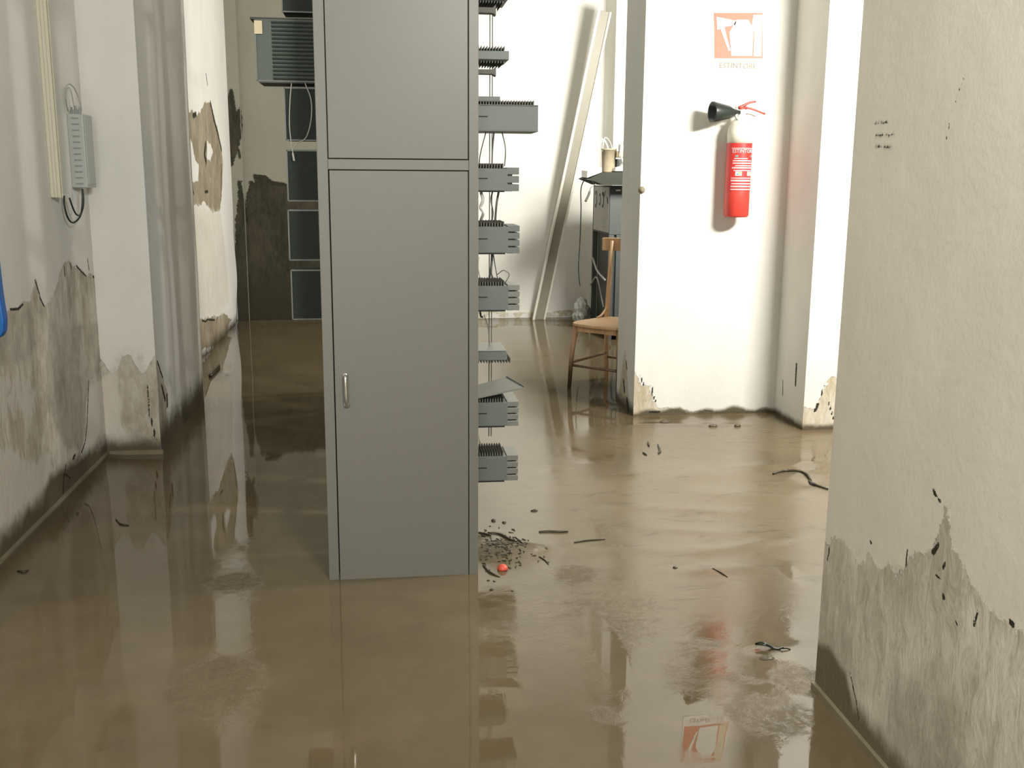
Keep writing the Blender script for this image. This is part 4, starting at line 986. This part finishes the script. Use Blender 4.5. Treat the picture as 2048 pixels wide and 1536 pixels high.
stick([(1618, 962), (1630, 974), (1656, 980)], .008, 'rotten_branch', 'dark branch end disappearing behind the near right wall', 'branch')
stick([(420, 755), (430, 745), (438, 735)], .02, 'rotten_branch', 'dark branch lying at the foot of the far left wall', 'branch')
lump(1068, 1022, .016, .008, .006, 'mud_clod', 'small dark clod above the straight stick', 'clod', 'twig', 1.2)
lump(987, 1042, .010, .012, .006, 'mud_clod', 'small brown clod above the debris mound, left one', 'clod', 'twig', 2.2)
lump(1008, 1046, .009, .010, .005, 'mud_clod', 'small brown clod above the debris mound, right one', 'clod', 'twig', 3.2)
lump(1426, 853, .028, .012, .010, 'mud_clod', 'grey clod at the foot of the extinguisher wall, left one', 'clod', 'lump', 4.2)
lump(1475, 853, .022, .012, .010, 'mud_clod', 'grey clod at the foot of the extinguisher wall, right one', 'clod', 'lump', 5.2)
lump(1330, 845, .03, .014, .010, 'mud_clod', 'brown clod near the left end of the extinguisher wall', 'clod', 'lump', 6.2)
lump(983, 1180, .008, .006, .004, 'mud_clod', 'tiny dark clod below the red cap', 'clod', 'twig', 7.2)
lump(1350, 1137, .008, .010, .004, 'mud_clod', 'small dark clod in the open mud on the right', 'clod', 'twig', 8.2)
# black leaf
q = on(1535, 1303); b = MB(); v = []; f = []
for i_ in range(9):
    t = i_/8; w_ = .016*math.sin(PI*min(1, t*1.05+.02)); x = q.x-.035+.085*t
    for s_ in (-1, 0, 1): v.append((x, q.y+.02-.028*t+s_*w_*(1+.4*math.sin(t*9)), .010+.008*math.sin(t*6)+(.006 if s_ == 0 else 0)+floor_z(q.x, q.y)))
for i_ in range(8):
    for s_ in (0, 1): f.append((i_*3+s_, i_*3+3+s_, i_*3+4+s_, i_*3+1+s_))
lf_ = b.add(v, f).build('wet_leaf', M['leaf'], smooth=True); m_ = lf_.modifiers.new('solid', 'SOLIDIFY'); m_.thickness = .003
tag(recenter(lf_, (q.x, q.y, 0)), 'black curled leaf with a stalk lying in the mud at lower right', 'leaf')
sk_ = MB().tube([(q.x+.045, q.y-.008, .012), (q.x+.06, q.y-.006, .011), (q.x+.075, q.y-.004, .006)], .0022, 6).build('stalk', M['leaf'], None)
for v_ in sk_.data.vertices: v_.co -= Vector((q.x, q.y, 0))
sk_.parent = lf_
q = on(1535, 1316); lump(1533, 1318, .022, .010, .004, 'mud_clod', 'flat dark clod just below the black leaf', 'clod', 'lump', 9.2)
# red cap
q = on(1005, 1140); zc = floor_z(q.x, q.y)
cap = tag(MB().lathe([(.020, 0), (.0205, .006), (.019, .012), (.014, .018), (.006, .021), (.0, .0215)], (q.x, q.y, zc-.001), seg=28).build('bottle_cap', M['caporange'], smooth=True), 'small red cap sitting on the mud beside the cabinet foot', 'cap')
recenter(cap, (q.x, q.y, 0))
# fine sludge of leaf bits and soil round the cap
random.seed(11); b = MB()
for i_ in range(170):
    px = random.gauss(1000, 34); py = random.gauss(1105, 22)
    if px < 962: continue
    q = on(px, py); z = floor_z(q.x, q.y); a_ = random.uniform(0, PI); l_ = random.uniform(.003, .011); b.obox((q.x, q.y, z+.0015), (l_*math.cos(a_), l_*math.sin(a_), random.uniform(-.001, .002)), (-.0022*math.sin(a_), .0022*math.cos(a_), 0), (0, 0, .0015))
tag(b.build('leaf_litter', M['twig']), 'scatter of dark leaf bits on the mud mound right of the cabinet', 'debris', kind='stuff')

for o in bpy.data.objects:
    if '_o' in o: del o['_o']

print('JB', JY, y1)
